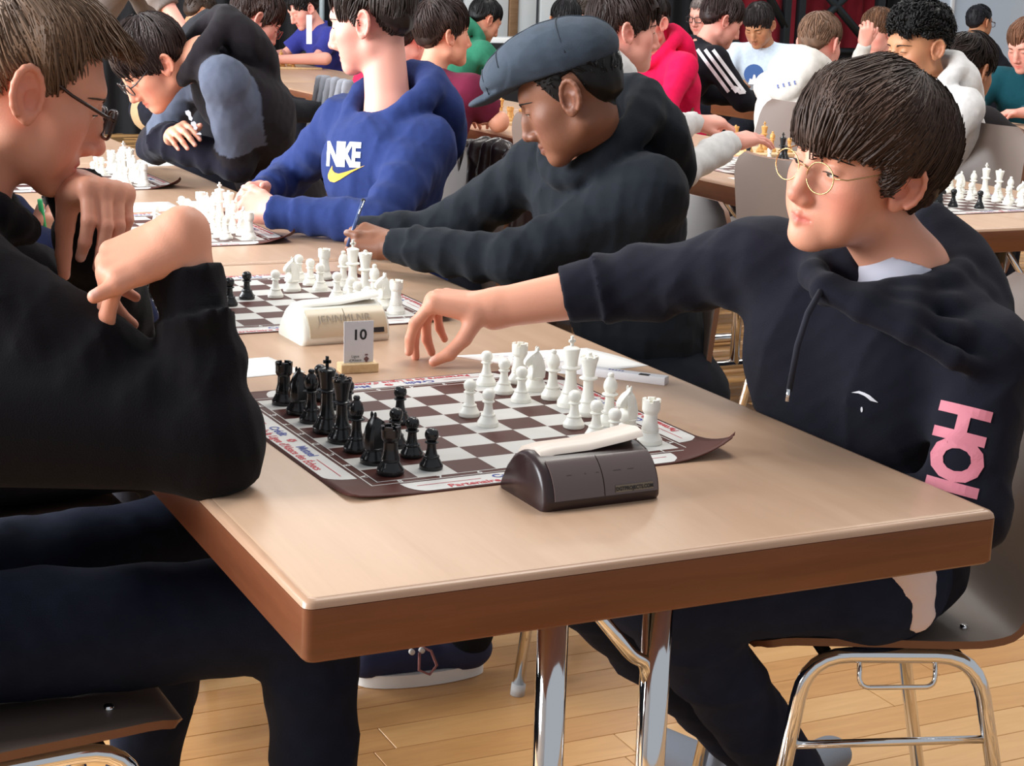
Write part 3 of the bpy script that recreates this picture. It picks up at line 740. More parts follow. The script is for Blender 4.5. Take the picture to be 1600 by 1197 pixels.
# ------------------------------------------------------------------ implicit surfaces
def nrm(v):
    v = np.asarray(v, float); return v / (np.linalg.norm(v) + 1e-12)
class Field:
    def __init__(s, lo, hi, res):
        s.res = res; s.lo = np.asarray(lo, float)
        n = np.ceil((np.asarray(hi, float) - s.lo) / res).astype(int) + 1
        s.n = n; s.ax = [(s.lo[i] + res * np.arange(n[i])).astype(np.float32) for i in range(3)]
        s.D = np.full(tuple(n), .08, np.float32); s.C = None
    def sub(s, lo, hi):
        a = np.clip(np.floor((np.asarray(lo) - s.lo) / s.res).astype(int), 0, s.n); b = np.clip(np.ceil((np.asarray(hi) - s.lo) / s.res).astype(int) + 1, 0, s.n)
        if np.any(b <= a): return None, None
        sl = tuple(slice(a[i], b[i]) for i in range(3))
        return sl, (s.ax[0][a[0]:b[0], None, None], s.ax[1][None, a[1]:b[1], None], s.ax[2][None, None, a[2]:b[2]])
    def merge(s, sl, d, k, cut, c):
        A = s.D[sl]
        if cut:
            d = -d
            if k > 0: h = np.clip(.5 - .5 * (A - d) / k, 0, 1); s.D[sl] = A * (1 - h) + d * h + k * h * (1 - h)
            else: s.D[sl] = np.maximum(A, d)
            return
        if c is not None:
            if s.C is None: s.C = np.zeros(s.D.shape, np.int8)
            s.C[sl] = np.where(d < A, np.int8(c), s.C[sl])
        if k > 0:
            h = np.clip(.5 + .5 * (A - d) / k, 0, 1); s.D[sl] = A * (1 - h) + d * h - k * h * (1 - h)
        else: s.D[sl] = np.minimum(A, d)
    def cone(s, a, b, ra, rb, k=.02, cut=False, c=None, wr=None, flat=None, cap=False):
        a = np.asarray(a, float); b = np.asarray(b, float); m = max(ra, rb) + k + 3 * s.res + (wr[0] if wr else 0)
        if flat is not None: m *= 1.5
        sl, g = s.sub(np.minimum(a, b) - m, np.maximum(a, b) + m)
        if sl is None: return s
        ba = b - a; l2 = float(ba @ ba) + 1e-12
        px, py, pz = g[0] - np.float32(a[0]), g[1] - np.float32(a[1]), g[2] - np.float32(a[2])
        t0 = (px * np.float32(ba[0]) + py * np.float32(ba[1]) + pz * np.float32(ba[2])) / np.float32(l2)
        t = np.clip(t0, 0, 1)
        qx, qy, qz = px - t * np.float32(ba[0]), py - t * np.float32(ba[1]), pz - t * np.float32(ba[2])
        if flat is not None:      # (axis, factor): squash the section along axis
            n, f = nrm(flat[0]), flat[1]
            dn = (qx * np.float32(n[0]) + qy * np.float32(n[1]) + qz * np.float32(n[2])) * np.float32(1 / f - 1)
            qx, qy, qz = qx + dn * np.float32(n[0]), qy + dn * np.float32(n[1]), qz + dn * np.float32(n[2])
        d = np.sqrt(qx * qx + qy * qy + qz * qz) - (np.float32(ra) + t * np.float32(rb - ra))
        if wr:
            amp, fr, ph = wr[:3]; u = nrm(np.cross(ba, [.3, .5, .8])); v = nrm(np.cross(ba, u))
            al = qx * np.float32(u[0]) + qy * np.float32(u[1]) + qz * np.float32(u[2]); be = qx * np.float32(v[0]) + qy * np.float32(v[1]) + qz * np.float32(v[2])
            an = np.arctan2(be, al)
            lnn = math.sqrt(l2)
            w_ = np.sin(t * np.float32(lnn * fr) + ph + 1.1 * np.sin(an + ph) + .6 * np.sin(2 * an + 2 * ph)) * (.55 + .45 * np.sin(an * 1 + ph * 1.7 + t * 3))
            d = d - np.float32(amp) * w_
        if cap: d = np.maximum(d, (t0 - 1) * np.float32(math.sqrt(l2)))
        s.merge(sl, d, k, cut, c); return s
    def ell(s, c0, R, rad, k=.02, cut=False, c=None):
        """R rows: the three axes; rad the radii along them"""
        c0 = np.asarray(c0, float); R = np.asarray(R, float); rad = np.asarray(rad, float)
        e = np.sqrt(((R * rad[:, None]) ** 2).sum(0)) + k + 3 * s.res
        sl, g = s.sub(c0 - e, c0 + e)
        if sl is None: return s
        p = [g[i] - np.float32(c0[i]) for i in range(3)]
        q = [(p[0] * np.float32(R[i, 0]) + p[1] * np.float32(R[i, 1]) + p[2] * np.float32(R[i, 2])) / np.float32(rad[i]) for i in range(3)]
        k0 = np.sqrt(q[0] ** 2 + q[1] ** 2 + q[2] ** 2); k1 = np.sqrt((q[0] / np.float32(rad[0])) ** 2 + (q[1] / np.float32(rad[1])) ** 2 + (q[2] / np.float32(rad[2])) ** 2) + 1e-6
        s.merge(sl, k0 * (k0 - 1) / k1, k, cut, c); return s
    def plane_cut(s, p, n, k=.004):
        """remove what lies on the +n side of the plane"""
        n = nrm(n); d = (s.ax[0][:, None, None] - np.float32(p[0])) * np.float32(n[0]) + (s.ax[1][None, :, None] - np.float32(p[1])) * np.float32(n[1]) + (s.ax[2][None, None, :] - np.float32(p[2])) * np.float32(n[2])
        s.D = np.maximum(s.D, d); return s
    def noise(s, amp, freq, seed=0, band=.03, aniso=(1, 1, 1)):
        idx = np.nonzero(np.abs(s.D) < band); r = np.random.default_rng(seed)
        P = np.stack([s.ax[i][idx[i]] * aniso[i] for i in range(3)], 1); v = np.zeros(len(P), np.float32); W = P.copy()
        for o in range(3):
            K = r.normal(size=(3, 3)); W = P + .35 / freq * np.sin(P @ (K * freq * .8).T + r.uniform(0, 6, 3)).astype(np.float32)
            kk = nrm(r.normal(size=3)) * freq * (1.0 + .7 * o)
            sn = np.sin(W @ kk.astype(np.float32) + r.uniform(0, 6)); v += (sn if o == 1 else 1 - 2 * np.sqrt(np.abs(sn))) / (1 + .5 * o)
        s.D[idx] -= (amp * v / 1.6).astype(np.float32); return s
    def mesh(s):
        D = s.D; S = D < 0; n = D.shape
        cnt = np.zeros(tuple(k - 1 for k in n), np.int8); cs = []
        for dx in (0, 1):
            for dy in (0, 1):
                for dz in (0, 1):
                    cnt += S[dx:n[0] - 1 + dx, dy:n[1] - 1 + dy, dz:n[2] - 1 + dz]
        act = np.nonzero((cnt > 0) & (cnt < 8)); m = len(act[0])
        if m == 0: return np.zeros((0, 3)), np.zeros((0, 4), int), None
        idx = np.full(cnt.shape, -1, np.int32); idx[act] = np.arange(m)
        val = np.stack([D[act[0] + dx, act[1] + dy, act[2] + dz] for dx in (0, 1) for dy in (0, 1) for dz in (0, 1)], 1)
        off = np.array([(dx, dy, dz) for dx in (0, 1) for dy in (0, 1) for dz in (0, 1)], np.float32)
        acc = np.zeros((m, 3), np.float32); num = np.zeros(m, np.float32)
        for a in range(8):
            for b in range(a + 1, 8):
                if np.abs(off[a] - off[b]).sum() != 1: continue
                va, vb = val[:, a], val[:, b]; x = (va < 0) != (vb < 0)
                t = np.where(x, va / np.where(x, va - vb, 1), 0)
                acc += np.where(x[:, None], off[a] + t[:, None] * (off[b] - off[a]), 0); num += x
        V = (acc / num[:, None] + np.stack(act, 1)) * s.res + s.lo
        Fs = []
        for axis in range(3):
            o1, o2 = [(1, 2), (2, 0), (0, 1)][axis]
            sa = [slice(None)] * 3; sb = [slice(None)] * 3; sa[axis] = slice(0, n[axis] - 1); sb[axis] = slice(1, n[axis])
            A, B = S[tuple(sa)], S[tuple(sb)]
            e = np.array(np.nonzero(A != B)); ok = (e[o1] > 0) & (e[o2] > 0) & (e[o1] < n[o1] - 1) & (e[o2] < n[o2] - 1); e = e[:, ok]
            flip = A[tuple(e)]
            def at(d1, d2):
                q = e.copy(); q[o1] -= d1; q[o2] -= d2; return idx[tuple(q)]
            Q = np.stack([at(1, 1), at(0, 1), at(0, 0), at(1, 0)], 1)
            Q[~flip] = Q[~flip][:, ::-1]
            Fs.append(Q)
        F = np.vstack(Fs); F = F[(F >= 0).all(1)]
        C = None
        if s.C is not None:
            ii = np.clip(np.rint((V - s.lo) / s.res).astype(int), 0, np.array(n) - 1); C = s.C[tuple(ii.T)]
        return V, F, C
def join_meshes(parts):
    Vs, Fs, Cs, o = [], [], [], 0
    for V, F, C in parts:
        if len(V) == 0: continue
        Vs.append(V); Fs.append(F + o); Cs.append(C); o += len(V)
    return np.vstack(Vs), np.vstack(Fs), np.vstack(Cs)

# ------------------------------------------------------------------ figures
def frame_from(yaw, pitch=0, roll=0):
    """rows right, forward, up for a head or torso facing yaw (degrees, 0 = +x), nodding down by pitch, tilting to its right by roll"""
    y, p, r = (math.radians(a) for a in (yaw, pitch, roll))
    f = np.array([math.cos(y) * math.cos(p), math.sin(y) * math.cos(p), -math.sin(p)])
    r0 = np.array([math.sin(y), -math.cos(y), 0]); u0 = np.cross(r0, f)
    R = math.cos(r) * r0 - math.sin(r) * u0; U = math.sin(r) * r0 + math.cos(r) * u0
    return np.stack([R, f, U])
SKIN = {'fair': (srgb(220, 154, 126), srgb(202, 84, 76)), 'pink': (srgb(226, 160, 142), srgb(212, 88, 84)), 'tan': (srgb(190, 134, 98), srgb(160, 80, 66)), 'brown': (srgb(134, 88, 66), srgb(98, 52, 46)), 'pale': (srgb(232, 190, 172), srgb(214, 120, 112))}
def skin_mat():
    if 'skin' in MATS: return MATS['skin']
    m = mat('skin', attr='Col', rough=.48, bump=.12, bscale=420, sss=.12)
    b = m.node_tree.nodes['Principled BSDF']; b.inputs['Subsurface Radius'].default_value = (.012, .005, .003); b.inputs['Subsurface Scale'].default_value = .6
    b.inputs['Specular IOR Level'].default_value = .35
    return m
HAIRM = lambda: mat('hair', attr='Col', rough=.50, spec=.25)
CLOTH = lambda: mat('fabric', attr='Col', rough=.92, bump=.35, bscale=700, var=.06, vscale=60, sheen=.04, spec=.12)
DENIM = lambda: mat('denim', attr='Col', rough=.9, bump=.45, bscale=900, var=.16, vscale=35, spec=.15)

def head_field(F, R, o, hs, P):
    """adds the head (local frame rows R = right, forward, up; origin between the ears) to field F"""
    q = lambda x, y, z: o + hs * (x * R[0] + y * R[1] + z * R[2])
    el = lambda c, r, k=.02, cut=False, rot=None: F.ell(q(*c), R if rot is None else rot, np.array(r) * hs, k * hs, cut)
    co = lambda a, b, ra, rb, k=.015, cut=False: F.cone(q(*a), q(*b), ra * hs, rb * hs, k * hs, cut)
    jw, nz, ch = P.get('jaw', 1), P.get('nose', 1), P.get('cheek', 1)
    el((0, -.012, .034), (.0735, .094, .080))
    el((0, .024, -.018), (.060 * ch, .060, .082), .03)
    for s in (-1, 1):
        co((s * .047 * jw, -.004, -.058), (s * .014, .062, -.092), .017, .016, .028)
        el((s * .041 * ch, .050, -.022), (.022, .022, .020), .025)
        el((s * .036 * ch, .046, -.055), (.022, .024, .026), .025)
    el((0, .070, -.093), (.017, .015, .014), .018)
    co((-.028, .072, .026), (.028, .072, .026), .014, .014, .02)
    el((0, .066, -.060), (.027, .020, .026), .018)
    # eyes
    for s in (-1, 1):
        el((s * .031, .0935, .003), (.018, .013, .0115), .012, True)
        el((s * .031, .0725, .002), (.0135, .0125, .0120), .004)
        if P.get('eyes', 1): co((s * .0205, .0860, -.0022), (s * .0415, .0810, -.0024), .0022, .0020, .0015, True)
    # nose
    el((0, .0830, -.024), (.0125, .0200, .0250), .008)
    co((0, .0815, .016), (0, .0935 + .004 * (nz - 1), -.012), .0085, .0085, .012)
    co((0, .0930 + .004 * (nz - 1), -.010), (0, .1040 + .010 * (nz - 1), -.034), .0085, .0098, .008)
    el((0, .1035 + .010 * (nz - 1), -.0375), (.0108, .0100, .0090), .006)
    for s in (-1, 1):
        el((s * .0108, .0925, -.0415), (.0078, .0098, .0072), .006)
        el((s * .0060, .0975, -.0498), (.0032, .0046, .0028), .002, True)
    el((0, .0860, -.0455), (.0130, .0120, .0065), .008)
    # mouth
    lw = P.get('lips', 1)
    for s in (-1, 1):
        co((0, .0868 + .002 * (lw - 1), -.0625), (s * .0215, .0765, -.0665), .0048 * lw, .0028, .004)
        co((0, .0855 + .002 * (lw - 1), -.0735), (s * .019, .0765, -.0690), .0056 * lw, .0030, .004)
        co((0, .0925, -.0680), (s * .0185, .0822, -.0674), .0017, .0011, .0018, True)
    # ears
    if P.get('ears', 1):
        es = P.get('ear', 1.0)
        for s in (-1, 1):
            eo = P.get('earout', .42); rot = np.stack([R[0] * math.cos(eo) + s * R[1] * math.sin(eo), R[1] * math.cos(eo) - s * R[0] * math.sin(eo), R[2]])
            tilt = .30
            R2 = np.stack([rot[0], rot[1] * math.cos(tilt) + rot[2] * math.sin(tilt), -rot[1] * math.sin(tilt) + rot[2] * math.cos(tilt)])
            c = q(s * .0790, -.012, -.004)
            F.ell(c, R2, np.array([.0055, .0185 * es, .0300 * es]) * hs, .004 * hs)
            pts = []
            for a in np.linspace(-60, 230, 13):
                an = math.radians(a); pts.append(c + hs * es * (.0175 * math.cos(an) * R2[1] + .0285 * math.sin(an) * R2[2] * (1 if math.sin(an) > 0 else .92)) + hs * s * .0045 * R2[0])
            for a_, b_ in zip(pts, pts[1:]): F.cone(a_, b_, .0042 * hs, .0042 * hs, .002 * hs)
            F.ell(c + hs * (s * .0060 * R2[0] + .005 * R2[1] - .006 * R2[2]), R2, np.array([.0062, .0085 * es, .0130 * es]) * hs, .0022 * hs, True)
            F.ell(c + hs * (s * .0060 * R2[0] - .001 * R2[1] + .013 * R2[2]), R2, np.array([.0048, .0110 * es, .0085 * es]) * hs, .0022 * hs, True)
            F.ell(c + hs * (s * .003 * R2[0] + .0035 * R2[1] - .026 * es * R2[2]), R2, np.array([.0050, .0085, .0085]) * hs, .005 * hs)
def skin_colors(V, o, R, hs, tone, extra=0):
    base, red = (np.array(c) for c in SKIN[tone])
    L = ((V - o) @ R.T) / hs; x, y, z = L.T
    g = lambda cx, cy, cz, s: np.exp(-(((np.abs(x) - cx) ** 2 + (y - cy) ** 2 + (z - cz) ** 2) / (s * s)))
    w = .42 * g(.045, .06, -.032, .026) + .40 * g(0, .105, -.038, .016) + .35 * g(.078, -.012, -.005, .032) + extra
    lips = ((np.abs(x) < .024) & (y > .070)).astype(float) * np.exp(-((z + .0682) / .0078) ** 2) * np.exp(-(x / .021) ** 4)
    w = np.clip(w + .75 * lips, 0, 1)[:, None]
    c = base * (1 - w) + red * w
    return c
EYE_DARK = srgb(40, 26, 20)
def add_face_parts(root, R, o, hs, brow, P, bvh):
    """eyeballs in the lid slits, lash lines and eyebrows"""
    q = lambda x, y, z: o + hs * (x * R[0] + y * R[1] + z * R[2])
    def on(x, z, off):
        p = q(x, .16, z); h = bvh.ray_cast(Vector(p), Vector(-R[1]), .2 * hs)
        return (np.array(h[0]) if h[0] is not None else q(x, .085, z)) + off * hs * R[1]
    gaze = nrm(np.array([P.get('gx', 0), 1, P.get('gz', -.35)]))
    for s in (-1, 1):
        if P.get('eyes', 1):
            n = 12; a = np.linspace(0, np.pi, n); b = np.linspace(0, 2 * np.pi, 16, endpoint=False)
            d = np.stack([np.sin(a)[:, None] * np.cos(b), np.sin(a)[:, None] * np.sin(b), np.repeat(np.cos(a)[:, None], 16, 1)], -1).reshape(-1, 3)
            # pole along gaze
            gx = nrm(np.cross(gaze, [0, 0, 1])); gz = np.cross(gx, gaze); Lc = d[:, :1] * gx + d[:, 1:2] * gz + d[:, 2:] * gaze
            V = q(s * .031, .0722, .002) + hs * .0117 * (Lc @ R)
            ang = np.degrees(np.arccos(np.clip(Lc @ gaze, -1, 1)))[:, None]
            Cc = np.where(ang < 28, np.array(srgb(46, 30, 22)), np.array(srgb(226, 216, 210)))
            i, j = np.meshgrid(np.arange(n - 1), np.arange(16), indexing='ij'); i = i.ravel(); j = j.ravel(); j2 = (j + 1) % 16
            np_obj('eye', V, np.stack([i * 16 + j, i * 16 + j2, (i + 1) * 16 + j2, (i + 1) * 16 + j], 1), mat('eye', attr='Col', rough=.12), root, colors=Cc)
        t = np.linspace(-1, 1, 9); lid = [on(s * (.031 + .0125 * k), .0014 - .0022 * k * k, .0002) for k in t]
        tube('eyelash', lid, np.interp(t, [-1, 0, 1], [.0006, .0013, .0009]) * hs, mat('lash', (.012, .008, .006), rough=.6), root, 6)
        # brow: a brush of short hairs
        Vs, Fs, Cs = [], [], []
        for k in range(60):
            u_ = (k + random.random()) / 60; x0 = .013 + .034 * u_; z0 = .0185 + .0058 * math.sin(u_ * 2.4) - .0035 * u_ + random.uniform(-.0022, .0022) * (1.1 - u_)
            y0 = .0872 - .0175 * (u_ ** 1.8) + .0003; ln = .0075
            p0 = on(s * x0, z0, .0002); p1 = on(s * (x0 + ln * .9), z0 + .0022 * (1 - 2 * u_), .0010)
            V, F_, T3 = tube_arrays([p0, (p0 + p1) / 2 + hs * R[1] * .0008, p1], np.array([.0007, .0009, .0003]) * hs, 3, caps=False)
            Fs.append(F_ + sum(len(v) for v in Vs)); Vs.append(V); Cs.append(np.tile(np.array(brow) * random.uniform(.7, 1.2), (len(V), 1)))
        np_obj('eyebrow', np.vstack(Vs), np.vstack(Fs), HAIRM(), root, colors=np.vstack(Cs))

def hand_bones(w, d, n, side, curl, spread=.10, thumb=None, size=1.0, tcurl=(.25, .35)):
    """w wrist, d towards the knuckles, n out of the back of the hand; curl: per finger (knuckle, middle, tip) bends in radians.
    Returns cones (a, b, ra, rb, k), nail spots"""
    d = nrm(d); n = nrm(np.asarray(n, float) - d * (np.asarray(n, float) @ d)); t = np.cross(n, d) if side == 'R' else np.cross(d, n)
    w = np.asarray(w, float); S_ = size
    out, nails = [], []
    base = [(.084, .027), (.088, .0085), (.083, -.0095), (.074, -.026)]
    lens = [(.042, .025, .020), (.046, .029, .021), (.043, .027, .021), (.034, .020, .018)]
    rad = [(.0092, .0083, .0074, .0062), (.0095, .0085, .0076, .0064), (.0091, .0081, .0073, .0061), (.0080, .0070, .0063, .0054)]
    if np.isscalar(curl[0]): curl = [curl] * 4
    for i in range(4):
        mcp = w + S_ * (base[i][0] * d + base[i][1] * t + .002 * n)
        out.append((w + S_ * (.010 * d + base[i][1] * .55 * t), mcp, .0155 * S_, rad[i][0] * 1.22 * S_, .012))
        out.append((w + S_ * (.030 * d + base[i][1] * .8 * t - .006 * n), mcp - S_ * .006 * n, .014 * S_, rad[i][0] * S_, .012))
        sp = spread * (1.5 - i); dd = nrm(d * math.cos(sp) + t * math.sin(sp)); nn = n; p = mcp
        for s_ in range(3):
            c = curl[i][s_]; d2 = nrm(dd * math.cos(c) - nn * math.sin(c)); nn = nrm(nn * math.cos(c) + dd * math.sin(c)); dd = d2
            e = p + S_ * lens[i][s_] * dd
            out.append((p, e, rad[i][s_] * S_, rad[i][s_ + 1] * S_, .0032 if s_ else .006)); p = e
        nails.append((p + S_ * (.0045 * nn - .002 * dd), .0055 * S_))
    tb = w + S_ * (.020 * d + .020 * t - .008 * n)
    td = nrm(thumb if thumb is not None else d * .75 + t * .62 - n * .25)
    p = tb; dd = td; ax = nrm(np.cross(td, np.cross(t, td)) if abs(td @ t) < .95 else d)
    bend = nrm(d - td * (d @ td)) if np.linalg.norm(d - td * (d @ td)) > .05 else nrm(-t)
    for k_, (l_, r0, r1) in enumerate(((.040, .0150, .0112), (.031, .0108, .0096), (.025, .0096, .0072))):
        if k_: c = tcurl[k_ - 1]; nd = nrm(dd * math.cos(c) + bend * math.sin(c)); bend = nrm(bend * math.cos(c) - dd * math.sin(c)); dd = nd
        e = p + S_ * l_ * dd; out.append((p, e, r0 * S_, r1 * S_, .010 if k_ == 0 else .004)); p = e
    nails.append((p + S_ * .0055 * nrm(n - dd * (n @ dd)), .006 * S_))
    return out, nails
def hand_chunk(elbow, wrist, spec, res, tone, r_el=.036, r_wr=.0245, start=.35):
    """bare lower arm and hand as one mesh"""
    bones, nails = hand_bones(wrist, spec['d'], spec['n'], spec['side'], spec.get('curl', (.4, .5, .3)), spec.get('spread', .06), spec.get('thumb'), spec.get('size', .95), spec.get('tcurl', (.25, .35)))
    a0 = np.asarray(elbow) * (1 - start) + np.asarray(wrist) * start
    pts = np.array([b[0] for b in bones] + [b[1] for b in bones] + [a0, wrist])
    F = Field(pts.min(0) - .05, pts.max(0) + .05, res)
    F.cone(a0, wrist, r_el * (1 - start) + r_wr * start, r_wr, 0)
    F.cone(wrist, np.asarray(wrist) + .02 * nrm(spec['d']), r_wr * .95, .021, .015)
    for a, b, ra, rb, k in bones: F.cone(a, b, ra, rb, k)
    V, Fc, _ = F.mesh()
    base, red = (np.array(c) for c in SKIN[tone]); w = np.zeros(len(V))
    for b in bones[1:]: w = np.maximum(w, .22 * np.exp(-((V - b[1]) ** 2).sum(1) / .0085 ** 2))
    c = base * (1 - w[:, None]) + red * w[:, None]
    for p, r in nails:
        k = np.exp(-(((V - p) ** 2).sum(1) / (r * r)) ** 2)[:, None]; c = c * (1 - .55 * k) + (base * .55 + np.array([.45, .38, .36])) * .55 * k
    return V, Fc, c

# ---- hair
def make_hair(root, R, o, hs, style, res):
    col = np.array(style['col']); th = style.get('t', .014)
    c0 = np.array([0, -.012, .034]); rad = np.array([.0735, .094, .080])
    top, sid, bak = style.get('top', 1.4), style.get('side', .7), style.get('back', .8)
    hl = style.get('line', [(0, .062), (40, .058), (62, .030), (76, -.018), (92, -.020), (96, .026), (112, .028), (122, -.010), (150, -.040), (180, -.044)])
    ha, hz = [h[0] for h in hl], [h[1] for h in hl]
    bias = style.get('part', (0, 0))
    def thick(L):
        x, y, z = L[..., 0], L[..., 1], L[..., 2]
        a = np.degrees(np.arctan2(np.abs(x), y - .0))
        zl = np.interp(a, ha, hz)
        m = np.clip((z - zl) / .014, 0, 1); m = m * m * (3 - 2 * m)
        up = np.clip((z - .02) / .09, 0, 1); bk = np.clip(-(y + .02) / .07, 0, 1)
        T = th * (1 + .16 * np.sin(x * 60 + y * 35 + 1) * np.sin(y * 48 - z * 30)) * (sid * (1 - up) * (1 - bk) + bak * bk * (1 - up) + top * up) * (1 + bias[0] * x / .07 + bias[1] * y / .09)
        return T * m - .010 * (1 - m), m
    e = hs * (rad.max() + .05)
    F = Field(o - e - .03, o + e + .03, res)
    g = np.stack(np.meshgrid(*F.ax, indexing='ij'), -1).reshape(-1, 3).astype(np.float32)
    L = ((g - o.astype(np.float32)) @ R.T.astype(np.float32)) / hs
    q = (L - c0) / rad; k0 = np.linalg.norm(q, axis=1); k1 = np.linalg.norm(q / rad, axis=1) + 1e-6; d0 = k0 * (k0 - 1) / k1
    # back of the head and nape run down into the neck
    T, m = thick(L)
    a_, b_ = np.array([0, -.030, -.015]), np.array([0, -.030, -.040]); ba = b_ - a_; t = np.clip(((L - a_) @ ba) / (ba @ ba), 0, 1)
    d1 = np.linalg.norm(L - a_ - t[:, None] * ba, axis=1) - (.057 - .006 * t)
    h = np.clip(.5 + .5 * (d0 - d1) / .03, 0, 1); d0 = d0 * (1 - h) + d1 * h - .03 * h * (1 - h)
    fr = style.get('freq', 1.0)
    lock = .0009 * style.get('rough', 1) * (np.sin(L[:, 0] * 210 * fr + 2.2 * np.sin(L[:, 1] * 48 + 1) + L[:, 2] * 40) + .7 * np.sin(L[:, 0] * 130 * fr - L[:, 1] * 60 + 3 * np.sin(L[:, 2] * 36)))
    F.D = ((d0 - (T * np.where(T > 0, .80, 1)) - lock * m) * hs).reshape(F.D.shape).astype(np.float32)
    V, Fc, _ = F.mesh()
    Lv = ((V - o) @ R.T) / hs
    sh = .85 + .25 * np.sin(Lv[:, 0] * 190 + 3 * np.sin(Lv[:, 1] * 40)) * np.sin(Lv[:, 2] * 50 + Lv[:, 1] * 30)
    _, m = thick(Lv)
    parts = [(V, Fc, col * sh[:, None])]
    # locks
    n = style.get('n', 700); ln0 = style.get('len', .055); crown = np.array(style.get('crown', (.008, -.055, .112))); sweep = np.array(style.get('sweep', (0, 0, 0)), float)
    r = np.random.default_rng(style.get('seed', 3)); k = 0; tries = 0
    d = r.normal(size=(n * 6, 3)); d /= np.linalg.norm(d, axis=1)[:, None]
    Pq = c0 + d * rad; _, mm = thick(Pq); Pq = Pq[mm > .55][:n]
    nn = len(Pq); steps = 7
    pos = Pq.copy(); path = []
    ln = ln0 * r.uniform(.6, 1.15, nn) * (1 + style.get('toplen', .6) * np.clip((Pq[:, 2] - .05) / .06, 0, 1)) * np.where(Pq[:, 2] < .03, np.where(Pq[:, 1] < -.03, .9, style.get('sidelen', .5)), 1)
    lift0 = r.uniform(.72, 1.08, nn); curlp = r.uniform(0, 6, nn); curl = style.get('curl', 0)
    T0, _ = thick(Pq)
    ph = r.uniform(0, 6, (3, 3)); Kf = r.normal(size=(3, 3, 3)) * 38
    dirj = sum(np.sin(Pq @ Kf[q_] + ph[q_]) for q_ in range(3)) / 1.7 * style.get('mess', .15) * 1.6 + r.normal(size=(nn, 3)) * style.get('mess', .15) * .35
    for s_ in range(steps):
        f = s_ / (steps - 1)
        qn = (pos - c0) / rad; qn /= np.linalg.norm(qn, axis=1)[:, None]
        Tl, ml = thick(c0 + qn * rad)
        off = np.maximum(np.maximum(Tl, 0), T0 * (1 - .75 * f) * lift0) * (1.0 - .10 * (1 - lift0)) + .0012 + style.get('spike', 0) * f * lift0 + .003 * f * style.get('flare', 0)
        pp = c0 + qn * (rad + off[:, None])
        if curl: pp = pp + curl * np.stack([np.sin(f * 9 + curlp), np.cos(f * 9 + curlp * 1.3), np.sin(f * 8 + curlp * 2)], 1) * f
        path.append(pp)
        nrmv = qn / rad; nrmv /= np.linalg.norm(nrmv, axis=1)[:, None]
        v = (c0 + qn * rad) - crown; v /= np.linalg.norm(v, axis=1)[:, None] + 1e-6
        v = v + sweep * np.clip((pos[:, 2:3] - .0) / .08, 0, 1) + dirj + np.array([0, 0, -style.get('grav', .25)])
        v -= nrmv * (v * nrmv).sum(1)[:, None]; v /= np.linalg.norm(v, axis=1)[:, None] + 1e-6
        if s_ == 0: v0 = v.copy(); n0 = nrmv.copy()
        az = np.degrees(np.arctan2(np.abs(pos[:, 0]), pos[:, 1])); go = np.where((pos[:, 2] < style.get('zmin', -1)) & (pos[:, 1] > .02), .05, 1) * np.where((ml < .45) & (az > style.get('faz', 66)), .12, 1.0)
        pos = c0 + qn * rad + v * (ln / (steps - 1) * go)[:, None]
    path = np.stack(path, 1)           # nn, steps, 3
    fs = np.linspace(0, 1, steps)[None, :, None]
    if style.get('free'):
        fw = style['free'] * np.clip((Pq[:, 1] - .0) / .05, 0, 1) * np.clip((Pq[:, 2] - .045) / .03, 0, 1)
        fp = path[:, :1] + style.get('fl', 1.0) * (v0 + n0 * style.get('rise', .15) + np.array(style.get('fdir', (0, .5, 0))))[:, None, :] * (ln[:, None, None] * fs)
        path = path + fw[:, None, None] * (fp - path)
    ncl = max(8, int(nn / style.get('clump', 16))); ci = r.choice(nn, ncl, replace=False)
    own = np.argmin(((Pq[:, None, :] - Pq[None, ci, :]) ** 2).sum(2), 1) if nn * ncl < 3e6 else np.zeros(nn, int)
    ctr = path[ci][own]
    path = path + style.get('cl', .45) * fs * (ctr - path) * (.5 + .5 * r.random(nn))[:, None, None]
    shade_c = r.uniform(.75, 1.25, ncl)[own]
    W = o + hs * (path @ R)
    wd = hs * style.get('w', .0022) * r.uniform(.6, 1.3, nn)
    Tn = np.gradient(W, axis=1); Tn /= np.linalg.norm(Tn, axis=2)[..., None] + 1e-9
    out = nrm_rows((W - (o + hs * (c0 @ R)))); B = np.cross(Tn, out); B /= np.linalg.norm(B, axis=2)[..., None] + 1e-9; N = np.cross(B, Tn)
    prof = np.interp(np.linspace(0, 1, steps), [0, .3, .8, 1], [.7, 1, .75, .08])
    Vs = []
    for an in (0.5, 2.6, 4.71):
        Vs.append(W + (wd[:, None] * prof[None])[..., None] * (math.cos(an) * B * 1.3 + math.sin(an) * N * .7))
    Vs = np.stack(Vs, 2).reshape(-1, 3)   # nn, steps, 3 corners
    i = np.arange(nn)[:, None, None]; s2 = np.arange(steps - 1)[None, :, None]; j = np.arange(3)[None, None, :]
    a = (i * steps + s2) * 3; F2 = np.stack([a + j, a + (j + 1) % 3, a + 3 + (j + 1) % 3, a + 3 + j], -1).reshape(-1, 4)
    cv = col * (r.uniform(.72, 1.28, nn) * shade_c)[:, None] + np.array(style.get('tip', (0, 0, 0))) * r.uniform(0, 1, nn)[:, None]
    cc = np.repeat(cv, steps * 3, 0)
    V, Fc, C = join_meshes(parts + [(Vs, F2, np.clip(cc, 0.001, 1))])
    return np_obj('hair', V, Fc, HAIRM(), root, colors=np.clip(C, .001, 1))
def nrm_rows(a): return a / (np.linalg.norm(a, axis=-1, keepdims=True) + 1e-9)

